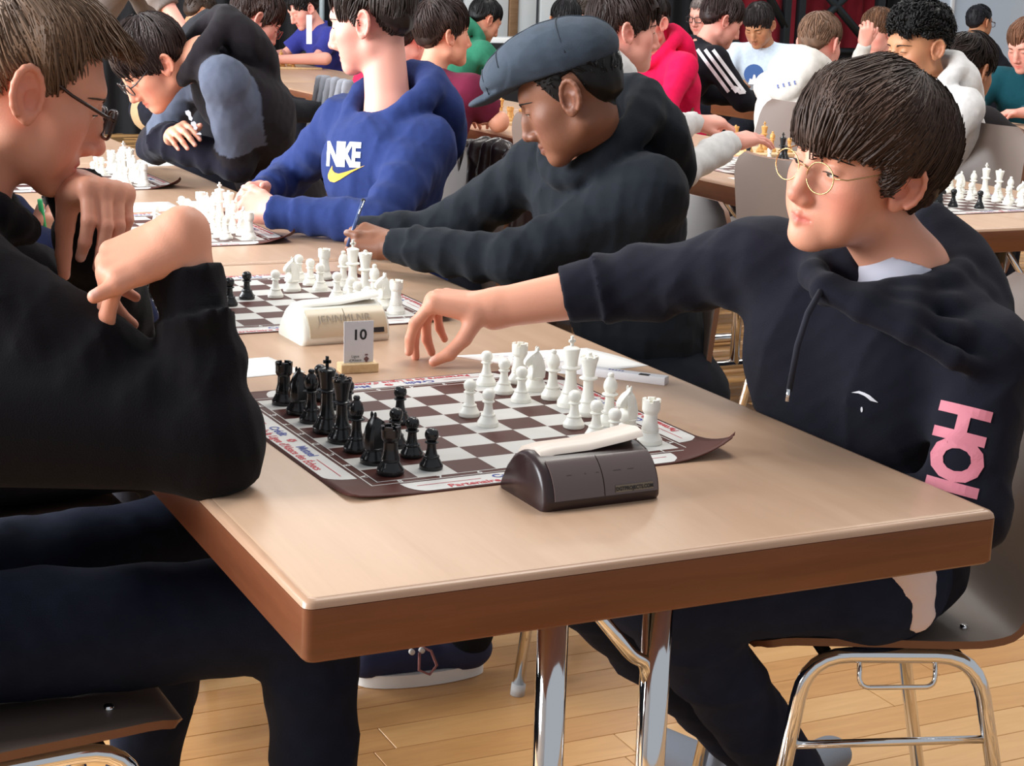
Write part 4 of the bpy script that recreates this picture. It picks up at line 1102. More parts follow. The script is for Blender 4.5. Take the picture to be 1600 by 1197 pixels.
def glasses(root, R, o, hs, shape='rect', frame_col=(.02, .012, .01), r=.0016, gold=False, dz=0.0, size=1.0, dy=0.0):
    q = lambda x, y, z: o + hs * (x * R[0] + y * R[1] + z * R[2])
    g = empty('glasses'); g.parent = root
    fm = mat('frame_' + ('gold' if gold else 'dark_%d' % int(frame_col[0] * 1000)), srgb(196, 160, 110) if gold else frame_col, rough=.25, metal=.9 if gold else 0)
    if 'lens' not in MATS:
        m = bpy.data.materials.new('lens'); MATS['lens'] = m; nt, N, L, b = nodes_of(m)
        tr = N.new('ShaderNodeBsdfTransparent'); gl = N.new('ShaderNodeBsdfGlossy'); gl.inputs['Roughness'].default_value = .05; mx = N.new('ShaderNodeMixShader')
        mx.inputs[0].default_value = .07; L.new(tr.outputs[0], mx.inputs[1]); L.new(gl.outputs[0], mx.inputs[2]); L.new(mx.outputs[0], N['Material Output'].inputs[0])
    for s in (-1, 1):
        pts = []
        hx, hz = (.0235 * size, .0195 * size) if shape == 'round' else (.0250 * size, .0170 * size)
        for a in np.linspace(0, 2 * np.pi, 28, endpoint=False):
            c_, s_ = math.cos(a), math.sin(a)
            if shape == 'rect': c_, s_ = math.copysign(abs(c_) ** .5, c_), math.copysign(abs(s_) ** .5, s_)
            x = s * .0325 + hx * c_; pts.append((x, .1035 + dy - .10 * max(0, abs(x) - .028) * .9, -.002 + dz + hz * s_))
        W = [q(*p) for p in pts]
        rim = tube('rim', W, r * hs, fm, g, 6, closed=True)
        V = np.vstack([W, [np.mean(W, 0)]]); n = len(W); k = np.arange(n)
        np_obj('lens', V, np.stack([k, (k + 1) % n, np.full(n, n)], 1), MATS['lens'], g)
        hx_ = s * (.0325 + hx)
        tube('temple', [q(hx_, .1000 + dy, .004 + dz), q(s * .0690, .085, .006 + dz), q(s * .0755, .04, .014 + dz * .6), q(s * .0765, .006, .0235), q(s * .0750, -.012, .027), q(s * .0725, -.024, .020)], np.array([r * 1.1, r * 1.1, r, r, r, r]) * hs, fm, g, 6)
        if gold:
            tube('nose_pad', [q(s * .0105, .1015 + dy, -.006 + dz), q(s * .0095, .094, -.010 + dz)], .0012 * hs, fm, g, 6)
    tube('bridge', [q(-.0092, .1035 + dy, .004 + dz), q(0, .1060 + dy, .0075 + dz), q(.0092, .1035 + dy, .004 + dz)], r * hs, fm, g, 6)
    return g

def build_top(J, res, st):
    """upper garment as one surface: torso, shoulders, sleeves, collar or hood"""
    pel, che, nb = (np.asarray(J[k], float) for k in ('pel', 'che', 'nb'))
    shL, shR = np.asarray(J['shL'], float), np.asarray(J['shR'], float)
    side = nrm(shR - shL); up = nrm(nb - pel); fwd = nrm(np.cross(up, side)); up2 = np.cross(side, fwd)
    R = np.stack([side, fwd, up2]); sc = st.get('s', 1.0)
    pts = [pel, che, nb, shL, shR] + [np.asarray(J[k], float) for k in ('elL', 'elR', 'wrL', 'wrR') if k in J]
    lo, hi = np.min(pts, 0) - .19, np.max(pts, 0) + .19
    F = Field(lo, hi, res); c = st.get('c', {}); tc, sc_l = c.get('torso', 0), c.get('sleeve', 0)
    w = st.get('w', .162) * sc; dp = st.get('d', .112) * sc
    F.ell(che, R, (w, dp, .155 * sc), .05, c=tc)
    mid = (pel * .55 + che * .45)
    F.ell(mid, R, (w * .93, dp * 1.02, .19 * sc), .06, c=tc)
    F.ell(pel, R, (w * 1.02, dp * 1.10, .13 * sc), .05, c=tc)
    for sk in ('L', 'R'):
        sh = np.asarray(J['sh' + sk], float); s = -1 if sk == 'L' else 1
        F.cone(nb - up * .022, sh + up * .004, .050 * sc, .058 * sc, .045, c=tc)
        F.ell(che * .45 + sh * .55 - up * .03, R, (.085 * sc, .085 * sc, .10 * sc), .05, c=tc)
        if 'el' + sk not in J: continue
        el = np.asarray(J['el' + sk], float); wr = np.asarray(J['wr' + sk], float)
        ua, ue, uw = st.get('ua', .058) * sc, st.get('ue', .050) * sc, st.get('uw', .040) * sc
        frac = J.get('slv' + sk, st.get('slv', 1.0))         # share of the lower arm that is covered; below 0: part of the upper arm
        wa = st.get('wr', .002)
        if frac < 0:
            e2 = sh + (el - sh) * (1 + frac); F.cone(sh, e2, ua, ua * .98, .030, c=sc_l, wr=(wa * .6, 60, 1.0), cap=True)
        else:
            F.cone(sh, el, ua, ue, .035, c=sc_l, wr=(wa, 95, 2.0 + s))
            e2 = el + (wr - el) * frac
            lw = ue + (uw - ue) * frac
            F.cone(el, e2 - nrm(wr - el) * .040, ue, lw * 1.10, .020, c=c.get('fore', sc_l), wr=(wa * 1.2, 90, .5 + s), cap=True)
            if st.get('cuff', True):
                dd = nrm(wr - el); F.cone(e2 - dd * .050, e2 + dd * .014, lw * .98, lw * .90, .007, c=c.get('cuff', c.get('fore', sc_l)), cap=True)
    F.noise(st.get('fold', .004), st.get('ff', 20), st.get('seed', 1))
    if res < .0075: F.noise(.0016, 48, st.get('seed', 1) + 50)
    if st.get('hood'):
        h = st['hood']; hc = c.get('hood', tc)
        rx, ry = h.get('rx', .088), h.get('ry', .090)
        ring = []
        for a in np.linspace(-180, 180, 19)[:-1]:
            an = math.radians(a)                # 0 = throat, 180 = nape
            x, y = math.sin(an) * rx, math.cos(an) * ry - .012
            z = .012 + h.get('rise', .045) * (.5 - .5 * math.cos(an)) - h.get('drop', .035) * max(0, math.cos(an)) ** 2
            ring.append((nb + x * side + y * fwd + z * up2, h.get('r', .024) * (.75 + .45 * (.5 - .5 * math.cos(an)))))
        for k_ in range(len(ring)):
            a_, b_ = ring[k_], ring[(k_ + 1) % len(ring)]; F.cone(a_[0], b_[0], a_[1], b_[1], .016, c=hc)
        # bag of the hood lying on the back
        for x, y, z, r3 in ((0, -.100, -.012, (.098, .042, .070)), (0, -.118, -.060, (.080, .036, .075)), (-.055, -.085, .010, (.050, .040, .050)), (.055, -.085, .010, (.050, .040, .050))):
            b = h.get('bag', 1.0); F.ell(nb + x * side + y * fwd * b + z * up2, R, np.array(r3) * b, .020, c=hc)
        F.noise(.0022, 60, 5)
        # throat opening
        F.cone(nb + up2 * .02 + fwd * .01, nb + up2 * .18 + fwd * .02, .060, .075, .008, cut=True)
    elif st.get('collar'):
        for a in np.linspace(-180, 180, 17)[:-1]:
            an = math.radians(a); a2 = math.radians(a + 22.5)
            pt = lambda b: nb + side * math.sin(b) * .062 + fwd * (math.cos(b) * .064 - .004) + up2 * (st['collar'] + .016 * (.5 - .5 * math.cos(b)) - .018)
            F.cone(pt(an), pt(a2), .008, .008, .006, c=c.get('collar', tc))
    for p, n_ in st.get('cuts', []): F.plane_cut(p, n_)
    for f in st.get('extra', []): f(F, R, nb)
    V, Fc, C = F.mesh()
    pal = np.array(st['pal']); C = C if C is not None else np.zeros(len(V), int)
    for a, b, r_, ci in st.get('zones', []):
        a, b = np.asarray(a, float), np.asarray(b, float); t = ((V - a) @ (b - a)) / ((b - a) @ (b - a)); dd = np.linalg.norm(V - a - np.clip(t, 0, 1)[:, None] * (b - a), axis=1)
        C = np.where((dd < r_) & (t > -1) & (t < 1), ci, C)
    return V, Fc, pal[C], R
def build_legs(J, res, col, st=None):
    st = st or {}; P = {k: np.asarray(J[k], float) for k in ('hipL', 'hipR', 'knL', 'knR', 'anL', 'anR') if k in J}
    pts = np.array(list(P.values())); F = Field(pts.min(0) - .16, pts.max(0) + .16, res)
    F.cone(P['hipL'], P['hipR'], .115, .115, .03)
    for s in 'LR':
        if 'kn' + s not in P: continue
        F.cone(P['hip' + s], P['kn' + s], st.get('thigh', .088), .066, .03, wr=(.002, 60, 1))
        if 'an' + s in P: F.cone(P['kn' + s], P['an' + s], .064, st.get('hem', .050), .025, wr=(.002, 70, 2))
    F.noise(.0035, 30, 4)
    V, Fc, _ = F.mesh()
    return V, Fc, np.tile(np.array(col), (len(V), 1))
def shoe(root, ankle, d, col, sole=(.75, .72, .68), size=1.0):
    """low trainer: upper and sole; ankle position and toe direction"""
    a = np.asarray(ankle, float); f = nrm([d[0], d[1], 0]); s = np.array([-f[1], f[0], 0]); z0 = 0.0
    F = Field(np.r_[a[:2] - .30, 0] - .02, np.r_[a[:2] + .30, a[2]] + .05, .006)
    g = lambda x, y, z: np.array([a[0], a[1], 0]) + f * x + s * y + np.array([0, 0, z])
    F.cone(g(-.035, 0, .052), g(.17, 0, .040), .040 * size, .036 * size, .02, flat=(np.array([0, 0, 1.]), .8)); F.cone(g(-.02, 0, .05), g(0, 0, .10), .042, .036, .02)
    F.plane_cut(g(0, 0, .020), (0, 0, -1))
    V, Fc, _ = F.mesh(); sh = np_obj('shoe', V, Fc, mat('shoe_%d' % int(col[2] * 1000), col, rough=.8, bump=.3, bscale=600), root)
    out = [(g(.065 + .125 * math.cos(t) * size, .043 * math.sin(t) * size * (1 + .15 * math.cos(t)), 0)) for t in np.linspace(0, 2 * np.pi, 28, endpoint=False)]
    bm = loft([[tuple(p + [0, 0, h]) for p in out] for h in (.001, .026)]); bm_obj('sole', bm, mat('sole_%d' % int(sole[0] * 100), sole, rough=.6), sh, True, 50)
    return sh

BVH = {}
def decal(name, root, target, V2, F2, origin, xd, yd, m, sx=1.0, sy=1.0, off=.0012, sub=2, nd=None):
    """lays a flat shape on a garment surface: every vertex is dropped onto it along the decal normal"""
    bm = bmesh.new(); vs = [bm.verts.new((v[0], v[1], 0)) for v in V2]
    for f in F2:
        try: bm.faces.new([vs[k] for k in f])
        except ValueError: pass
    for _ in range(sub): bmesh.ops.subdivide_edges(bm, edges=[e for e in bm.edges if e.calc_length() > .006 / max(sx, sy)], cuts=1, use_grid_fill=False); bmesh.ops.triangulate(bm, faces=bm.faces)
    me = target.data; key = me.name
    if key not in BVH: BVH[key] = BVHTree.FromPolygons([v.co[:] for v in me.vertices], [p.vertices[:] for p in me.polygons])
    x, y = nrm(xd), np.asarray(yd, float); y = nrm(y - x * (x @ y)); n = np.cross(x, y) if nd is None else nrm(nd)
    o = np.asarray(origin, float)
    for v in bm.verts:
        p = o + sx * v.co.x * x + sy * v.co.y * y
        hit = BVH[key].ray_cast(Vector(p + n * .12), Vector(-n), .30)
        if hit[0] is not None: p = np.array(hit[0]) + np.array(n) * off
        v.co = Vector(p)
    return bm_obj(name, bm, m, root)

PEOPLE = {}
def person(key, label, J, head, tone, hair, top, legs=None, hands=None, res=(.0022, .0055, .003), brow=None, group=None):
    root = empty('person', (J['pel'][0], J['pel'][1], 0)); tag(root, label, 'person', group)
    root.location = (0, 0, 0)
    PEOPLE[key] = root
    R = frame_from(*head['rot']); o = np.asarray(head['o'], float); hs = head.get('s', .95)
    nb = np.asarray(J['nb'], float)
    parts = []
    if head.get('show', True):
        nbot = nb + .06 * nrm(np.asarray(J['che'], float) - nb)
        lo = np.minimum(o - .155 * hs / .95, nbot - .06); hi = np.maximum(o + .155 * hs / .95, nbot + .06)
        F = Field(lo, hi, res[0]); head_field(F, R, o, hs, head)
        F.cone(o + hs * (-.022 * R[1] - .050 * R[2]), nb, .047 * hs * head.get('neck', 1), .052 * hs * head.get('neck', 1), .022)
        F.cone(nb, nbot, .052 * hs, .062 * hs, .02)
        V, Fc, _ = F.mesh(); parts.append((V, Fc, skin_colors(V, o, R, hs, tone))); HV, HF = V, Fc
    # bare arms and hands
    for sk in ('L', 'R'):
        if hands and sk in hands and hands[sk]:
            h = dict(hands[sk]); h['side'] = sk
            parts.append(hand_chunk(J['el' + sk], J['wr' + sk], h, h.get('res', res[2]), tone, h.get('rel', .036), h.get('rwr', .0245), h.get('start', .35)))
    # the rest of the figure under its clothes
    pel, che = np.asarray(J['pel'], float), np.asarray(J['che'], float)
    pts = [pel, che, nb] + [np.asarray(J[k], float) for k in J if k[:2] in ('sh', 'el', 'wr') and not k.startswith('slv')]
    F = Field(np.min(pts, 0) - .1, np.max(pts, 0) + .1, .016)
    F.cone(pel, che, .075, .080, .03); F.cone(che, nb, .07, .045, .03)
    for sk in 'LR':
        if 'el' + sk in J:
            F.cone(che, J['sh' + sk], .05, .034, .03); F.cone(J['sh' + sk], J['el' + sk], .034, .030, .02); F.cone(J['el' + sk], J['wr' + sk], .028, .020, .02)
    V, Fc, _ = F.mesh(); parts.append((V, Fc, np.tile(np.array(SKIN[tone][0]), (len(V), 1))))
    V, Fc, C = join_meshes(parts)
    np_obj('body', V, Fc, skin_mat(), root, colors=C)
    if head.get('show', True):
        if head.get('face'):
            front = ((HV - o) @ R[1]) > .02 * hs; keep = front[HF].all(1)
            add_face_parts(root, R, o, hs, brow or np.array(hair['col']) * .7, head, BVHTree.FromPolygons(HV.tolist(), HF[keep].tolist()))
        if hair: make_hair(root, R, o, hs, hair, max(res[0] * 1.3, .0028))
    V, Fc, C, TR = build_top(J, res[1], top)
    g = np_obj(top.get('name', 'hoodie'), V, Fc, CLOTH() if not top.get('mat') else top['mat'], root, colors=C)
    if legs:
        V, Fc, C = build_legs(J, legs.get('res', .009), legs['col'], legs); np_obj('trousers', V, Fc, DENIM(), root, colors=C)
    return root, g, R, o, hs, TR

# ------------------------------------------------------------------ the people
_CP = np.array([-0.4773, -1.3989, 1.2966]); _CR, _CU, _CF = np.array(_r), np.array(_u), np.array(_f)
def ray_(px, py): return _CF + _CR * (px - 800) / 2673.87 - _CU * (py - 598.5) / 2673.87
def at(px, py, d): return _CP + d * ray_(px, py)
def atY(px, py, y):
    v = ray_(px, py); return _CP + v * ((y - _CP[1]) / v[1])
def atZ(px, py, z):
    v = ray_(px, py); return _CP + v * ((z - _CP[2]) / v[2])
V3 = lambda *a: np.array(a, float)

H_BROWN, H_DARK, H_BLACK = srgb(108, 84, 66), srgb(46, 33, 28), srgb(22, 19, 18)

# --- boy with dark glasses, left foreground
def build_thinker():
    hs = .98
    o = atY(55, 146, .62) + V3(0, .072 * hs, 0)
    nb = o + V3(-.078, .005, -.135)
    J = dict(pel=V3(-.34, .63, .55), che=nb + V3(-.055, 0, -.15), nb=nb, shR=nb + V3(-.035, -.172, -.058), shL=nb + V3(-.01, .165, -.05),
             elR=V3(.022, .375, .793), wrR=atY(286, 364, .425), slvR=.80, elL=V3(.035, .85, .785), wrL=V3(-.052, .700, 1.030),
             hipR=V3(-.36, .57, .53), hipL=V3(-.36, .76, .505), knR=atY(478, 955, .45), anR=atY(500, 1290, .43), knL=V3(.10, .82, .528), anL=V3(.03, .86, .08))
    head = dict(face=1, o=o, rot=(0, 21, 0), s=hs, nose=1.1, ear=1.12, gz=-.5, cheek=1.04)
    hair = dict(col=H_BROWN, t=.015, top=1.7, side=.40, back=.5, n=3000, len=.070, toplen=.35, sidelen=.30, w=.0015, tip=srgb(40, 32, 24), crown=(0, -.070, .112), mess=.14, part=(0, .45), freq=1.4, grav=.05, free=.80, rise=.10, fdir=(0, .30, .42), fl=.62,
                faz=38, line=[(0, .072), (32, .076), (50, .070), (62, .052), (72, .020), (81, -.012), (90, -.014), (95, .028), (112, .030), (124, -.012), (150, -.044), (180, -.048)])
    top = dict(pal=[srgb(17, 15, 19)], w=.165, ua=.072, ue=.056, uw=.043, wr=.003, fold=.0045, hood=dict(r=.022, drop=.02, rise=.03), seed=4, name='sweatshirt', extra=[lambda F, R, nb: F.cone(V3(-.27, .48, .83), V3(.005, .375, .797), .085, .057, .03)])
    hands = dict(R=dict(d=(-.90, .06, -.40), n=(-.38, -.34, .86), curl=[(.95, .30, .2), (1.15, .35, .25), (1.25, .45, .25), (1.3, .5, .3)], thumb=(-.90, -.22, -.36), tcurl=(.05, .08), spread=.07, res=.0022, size=1.04, rwr=.027, rel=.033, start=.45),
                 L=dict(d=(.22, -.95, .12), n=(.14, .16, .97), curl=[(1.25, .55, .3), (1.25, .45, .28), (1.28, .45, .28), (1.3, .65, .35)], thumb=(-.10, .20, -.97), tcurl=(.15, .2), spread=.05, res=.0022, size=1.02, start=.4))
    r = person('thinker', 'boy in a black sweatshirt with dark-framed glasses, chin resting on his hand', J, head, 'fair', hair, top, dict(col=srgb(22, 28, 44), res=.008), hands, (.0020, .005, .003))
    if not r: return
    root, g, R, o, hs, TR = r
    glasses(root, R, o, hs, 'rect', (.030, .010, .006), .0021, dz=-.002, size=1.05)
    shoe(root, J['anR'], (1, 0, 0), srgb(30, 30, 34))
build_thinker()
place_chair(-.205, .60, 2, 'grey-brown shell chair under the boy in the black sweatshirt')

# --- neighbour behind him with the green pencil
def build_pencil_boy():
    o = V3(-.20, 1.47, 1.22)
    nb = o + V3(-.06, 0, -.135)
    J = dict(pel=V3(-.30, 1.42, .52), che=nb + V3(-.03, 0, -.15), nb=nb, shR=nb + V3(.0, -.17, -.05), shL=nb + V3(0, .17, -.05), elR=atY(190, 500, 1.20), wrR=atY(72, 428, 1.32), elL=V3(.10, 1.70, .80), wrL=V3(.16, 1.52, .80),
             hipR=V3(-.25, 1.33, .53), hipL=V3(-.25, 1.50, .53), knR=V3(.22, 1.28, .53), anR=V3(.20, 1.30, .09), knL=V3(.24, 1.56, .53), anL=V3(.20, 1.58, .08))
    person('pencil', 'boy in a navy top writing with a green pencil, mostly hidden', J, dict(o=o, rot=(0, 20, 0), s=.95), 'fair', dict(col=H_DARK, n=300, t=.012), dict(pal=[srgb(26, 32, 62)], name='sweater', collar=.01, wr=.006, ua=.062),
           dict(col=srgb(34, 36, 46), res=.010), dict(R=dict(d=(.30, .20, .65), n=(-.2, -.90, .2), curl=[(.8, .9, .5)] * 4, thumb=(-.1, -.3, .8), start=.6)), (.004, .008, .0032))
build_pencil_boy()
place_chair(-.075, 1.35, 3, 'grey-brown shell chair behind the boy with dark-framed glasses, pale seat showing')
o = tube('pencil', [atY(62, 312, 1.31), atY(76, 398, 1.34)], .0042, mat('green_paint', srgb(60, 190, 110), rough=.35), None, 6); tag(o, 'bright green pencil held upright behind the glasses boy', 'pencil')

# --- boy with round glasses reaching across the table
def build_reacher():
    hs = .97
    o = at(1397, 288, 2.13) + V3(.0, .072, .012)
    nb = at(1418, 425, 2.24)
    J = dict(pel=V3(.985, .46, .55), che=at(1345, 590, 2.31), nb=nb, shR=at(1205, 410, 2.36), shL=at(1534, 562, 2.155),
             elR=at(1015, 440, 2.49), wrR=at(772, 482, 2.53), slvR=.50, elL=at(1510, 800, 2.10), wrL=V3(.86, .36, .62),
             hipL=V3(.935, .385, .535), hipR=V3(.985, .55, .535), knL=V3(.60, .38, .545), knR=V3(.55, .58, .545), anL=V3(.98, .52, .10), anR=V3(1.00, .68, .10))
    head = dict(face=1, o=o, rot=(187, -3, -10), s=hs, nose=.75, lips=1.0, ear=1.04, earout=.58, gz=-.25, gx=.1, cheek=1.03)
    hair = dict(cl=.30, col=srgb(57, 41, 34), t=.025, top=1.35, side=1.0, back=1.05, n=5600, len=.098, toplen=.3, sidelen=.28, w=.0012, tip=srgb(48, 36, 28), crown=(-.012, -.050, .112), mess=.22, sweep=(-.30, .25, 0), freq=.9, clump=30,
                zmin=.036, line=[(0, .056), (30, .052), (50, .040), (64, .014), (74, -.014), (84, -.018), (90, .026), (112, .030), (121, -.020), (150, -.050), (180, -.054)])
    def extra(F, R, nb):
        # open hood lying wide over the near shoulder and the back
        ring = [at(1285, 452, 2.135), at(1345, 486, 2.105), at(1420, 520, 2.08), at(1490, 560, 2.07), at(1540, 582, 2.10), at(1572, 556, 2.17), at(1562, 470, 2.25), at(1520, 390, 2.30), at(1462, 338, 2.33)]
        for a, b in zip(ring, ring[1:]): F.cone(a, b, .0125, .0125, .010, c=0)
        inner = [at(1330, 440, 2.19), at(1375, 455, 2.17), at(1430, 455, 2.16), at(1480, 445, 2.19), at(1500, 430, 2.22), at(1505, 410, 2.26), at(1490, 385, 2.29), at(1470, 365, 2.31), at(1450, 350, 2.33)]
        for a, b, c_, d_ in zip(ring, ring[1:], inner, inner[1:]):
            for q in (.3, .65, 1.0):
                F.cone(a * (1 - q) + c_ * q, b * (1 - q) + d_ * q, .016, .016, .020, c=0)
        F.cone(at(1500, 440, 2.30), at(1545, 520, 2.28), .05, .04, .03, c=0)
        far = [at(1288, 455, 2.15), at(1272, 430, 2.22), at(1268, 405, 2.30), at(1300, 385, 2.38)]
        for a, b in zip(far, far[1:]): F.cone(a, b, .016, .018, .018, c=0)
        F.cone(nb + V3(-.012, 0, .045), at(1342, 402, 2.17), .052, .040, .006, cut=True)
    top = dict(pal=[srgb(25, 25, 35)], w=.160, d=.105, ua=.062, ue=.054, uw=.048, wr=.003, fold=.005, ff=20, hood=None, collar=None, extra=[extra], seed=9)
    hands = dict(R=dict(d=(-.80, .50, .10), n=(-.25, .10, .95), curl=[(.95, .45, .2), (1.1, .45, .25), (1.2, .55, .3), (1.25, .6, .3)], thumb=(-.55, -.10, -.80), spread=.06, res=.0024, start=.30, rel=.043, rwr=.029, size=1.02))
    r = person('reacher', 'boy with round gold glasses and dark hoodie reaching across the table', J, head, 'fair', hair, top, dict(col=srgb(30, 37, 56), res=.008, thigh=.100), hands, (.0020, .0052, .003))
    if not r: return
    root, g, R, o, hs, TR = r
    glasses(root, R, o, hs, 'round', gold=True, r=.0009, size=1.02, dz=-.004, dy=-.005)
    # white T-shirt showing in the neck opening
    F = Field(nb - .13, nb + .10, .004)
    F.cone(nb + V3(-.006, 0, .0), nb + V3(-.016, -.004, -.035), .060, .064, .01)
    F.plane_cut(nb + V3(0, 0, .008), (.35, .05, 1))
    V, Fc, _ = F.mesh(); np_obj('undershirt', V, Fc, mat('white_cotton', srgb(196, 194, 206), rough=.9), root)
    cord = mat('cord', srgb(28, 28, 40), rough=.9)
    tube('drawstring', [at(1282, 455, 2.125), at(1262, 490, 2.10), at(1246, 540, 2.10), at(1233, 610, 2.12)], .0042, cord, root, 8)
    tube('cord_tip', [at(1232.5, 608, 2.117), at(1230, 627, 2.12)], .0026, M_CHROME, root, 8)
    pink = mat('pink_print', srgb(206, 120, 134), rough=.7)
    # sleeve lettering running down the near upper arm
    camn = -ray_(1480, 690)
    for ch, px, py, s_ in (('H', 1500, 660, .058), ('O', 1491, 718, .060), ('L', 1480, 772, .060)):
        V2, F2 = text_arrays(ch, 1.0, .05)
        decal('sleeve_letter', root, g, V2, F2, at(px, py, 2.02), -_CU * .97 - _CR * .25, _CR - _CU * .2, pink, .066, .084, .0016, 3, nd=camn)
    bird = [(-.9, .30), (-.35, .42), (.05, .28), (.40, .10), (1.0, -.42), (.45, -.28), (.15, -.02), (-.05, .10), (-.40, .24)]
    decal('bird_emblem', root, g, [(x, y) for x, y in bird], [list(range(len(bird)))], at(1350, 620, 2.06), _CR, _CU, mat('white_stitch', srgb(226, 226, 232), rough=.7), .018, .018, .0014, 2, nd=-ray_(1350, 620))
    drop = [(.12 * math.cos(a), .30 * math.sin(a)) for a in np.linspace(0, 2 * np.pi, 10, endpoint=False)]
    decal('bird_emblem', root, g, drop, [list(range(10))], at(1346, 640, 2.06), _CR, _CU, MATS['white_stitch'], .012, .012, .0014, 1, nd=-ray_(1350, 640))
    # shirt hem over the seat
    h0, h1 = atY(1412, 905, .262), atY(1455, 968, .262); F = Field(np.minimum(h0, h1) - .08, np.maximum(h0, h1) + .08, .005)
    F.cone(h0 + V3(.02, .02, .03), h1 + V3(.0, .02, 0), .038, .026, .02, flat=(V3(0, 1, 0), .55)); F.noise(.004, 50, 3)
    V, Fc, _ = F.mesh(); np_obj('shirt_hem', V, Fc, mat('pale_cotton', srgb(224, 206, 204), rough=.9), root)
    shoe(root, J['anL'] + V3(.06, .18, 0), (.7, .3, 0), srgb(120, 126, 136), (.72, .72, .74))
    shoe(root, J['anR'] + V3(-.02, .06, 0), (-.2, .9, 0), srgb(120, 126, 137), (.72, .72, .74))
build_reacher()
place_chair(1.018, .490, 160, 'grey-brown shell chair under the boy with round glasses, its chrome frame in full view')

# --- boy in the flat cap
def build_cap_boy():
    hs = .97
    Rn = frame_from(145, 27, 0)
    o = at(883, 152, 2.98) + .070 * Rn[0]
    nb = V3(1.040, 1.40, .995)
    J = dict(pel=V3(1.20, 1.40, .52), che=V3(1.075, 1.40, .86), nb=nb, shL=V3(1.075, 1.245, .935), shR=V3(1.02, 1.57, .95), elL=V3(.885, 1.395, .800), wrL=V3(.735, 1.625, .792), elR=V3(.88, 1.74, .80), wrR=V3(.74, 1.82, .79),
             hipL=V3(1.18, 1.32, .53), hipR=V3(1.18, 1.50, .53), knL=V3(.76, 1.26, .55), knR=V3(.74, 1.56, .55), anL=V3(.80, 1.38, .09), anR=V3(.76, 1.58, .09))
    head = dict(face=1, o=o, rot=(145, 27, 0), s=hs, nose=1.0, lips=1.35, ear=1.08, gz=-.6, jaw=1.0)
    hair = dict(col=srgb(20, 17, 16), t=.006, top=1.0, side=1.0, back=1.2, n=500, len=.014, w=.0014, mess=.5, rough=.4)
    top = dict(pal=[srgb(28, 32, 38)], w=.160, ua=.064, ue=.054, uw=.042, wr=.003, fold=.0045, hood=dict(r=.030, rx=.096, ry=.098, rise=.060, drop=.03, bag=1.2), seed=3)
    hands = dict(L=dict(d=(-.55, .62, .12), n=(-.30, -.55, .78), curl=[(.55, .9, .5), (.8, .9, .5), (.9, 1.0, .5), (1.0, 1.0, .5)], thumb=(-.75, .2, .1), res=.0026, start=.6))
    r = person('capboy', 'boy in a dark flat cap and black hoodie writing with a pen', J, head, 'brown', hair, top, dict(col=srgb(24, 26, 32), res=.010), hands, (.0024, .0062, .003))
    if not r: return
    root, g, R, o, hs, TR = r
    q = lambda x, y, z: o + hs * (x * R[0] + y * R[1] + z * R[2])
    F = Field(o - .19, o + .21, .0034)
    tl = -.08; Rc = np.stack([R[0], R[1] * math.cos(tl) - R[2] * math.sin(tl), R[2] * math.cos(tl) + R[1] * math.sin(tl)])
    F.ell(q(0, -.012, .068), Rc, np.array([.089, .112, .068]) * hs, .0)
    F.ell(q(0, .030, .088), Rc, np.array([.088, .095, .046]) * hs, .03)
    F.ell(q(0, .080, .076), Rc, np.array([.074, .066, .030]) * hs, .03)
    # underside plane of the band
    F.plane_cut(q(0, .0, .044), -(R[2] * math.cos(.14) - R[1] * math.sin(.14)))
    F.cone(q(0, .105, .064), q(0, .142, .058), .050 * hs, .040 * hs, .012, flat=(Rc[2], .27))
    F.cone(q(-.028, .105, .060), q(-.022, .140, .058), .034 * hs, .026 * hs, .012, flat=(Rc[2], .27)); F.cone(q(.028, .105, .060), q(.022, .140, .058), .034 * hs, .026 * hs, .012, flat=(Rc[2], .27))
    F.ell(q(0, -.010, .018), R, np.array([.070, .090, .040]) * hs, .004, cut=True)
    F.noise(.0010, 70, 8)
    V, Fc, _ = F.mesh(); cap = np_obj('flat_cap', V, Fc, mat('cap_twill', srgb(50, 61, 74), rough=.85, bump=.5, bscale=900, var=.12, vscale=40), root)
    cap['label'] = 'dark slate flat cap with short stiff peak'
    # stitched seams: lines dropped on the cap
    me = cap.data; bv = BVHTree.FromPolygons([v.co[:] for v in me.vertices], [p.vertices[:] for p in me.polygons])
    stitch = mat('seam_thread', srgb(36, 44, 54), rough=.9)
    for xs_, ys_, zs_ in (((-.11, .11), (.088, .088), .25), ((-.11, .11), (-.035, -.035), .25), ((0, 0), (-.12, .13), .25), ((-.09, .09), (.128, .128), .25)):
        pts = []
        for k in range(31):
            f_ = k / 30; p = q(xs_[0] + (xs_[1] - xs_[0]) * f_, ys_[0] + (ys_[1] - ys_[0]) * f_, zs_)
            h = bv.ray_cast(Vector(p), Vector(-R[2]), .3)
            if h[0] is not None and h[0][2] > q(0, 0, .02)[2] - .08: pts.append(np.array(h[0]) + R[2] * .0009)
        if len(pts) > 4: tube('seam', pts, .0011, stitch, cap, 5)
    an_ = V3(.775, 1.395, .09); sh = shoe(root, an_, (-1, .12, 0), srgb(34, 38, 70), (.86, .84, .80))
    lace = mat('lace', srgb(150, 96, 92), rough=.8)
    tube('lace', [tuple(an_ + V3(*p)) for p in ((-.085, -.035, -.008), (-.07, -.052, -.012), (-.06, -.058, -.040), (-.075, -.060, -.055), (-.095, -.056, -.045), (-.090, -.045, -.015))], .0028, lace, sh, 6)
    for x_ in (-.105, -.085, .030): tube('eyelet', [tuple(an_ + V3(x_, -.040, -.012)), tuple(an_ + V3(x_, -.047, -.012))], .0055, M_WHITE, sh, 10)
    p0 = J['wrL'] + V3(-.075, .062, .015)
    pen = empty('pen', tuple(p0)); tag(pen, 'slim dark blue pen upright in the hand of the boy in the cap', 'pen')
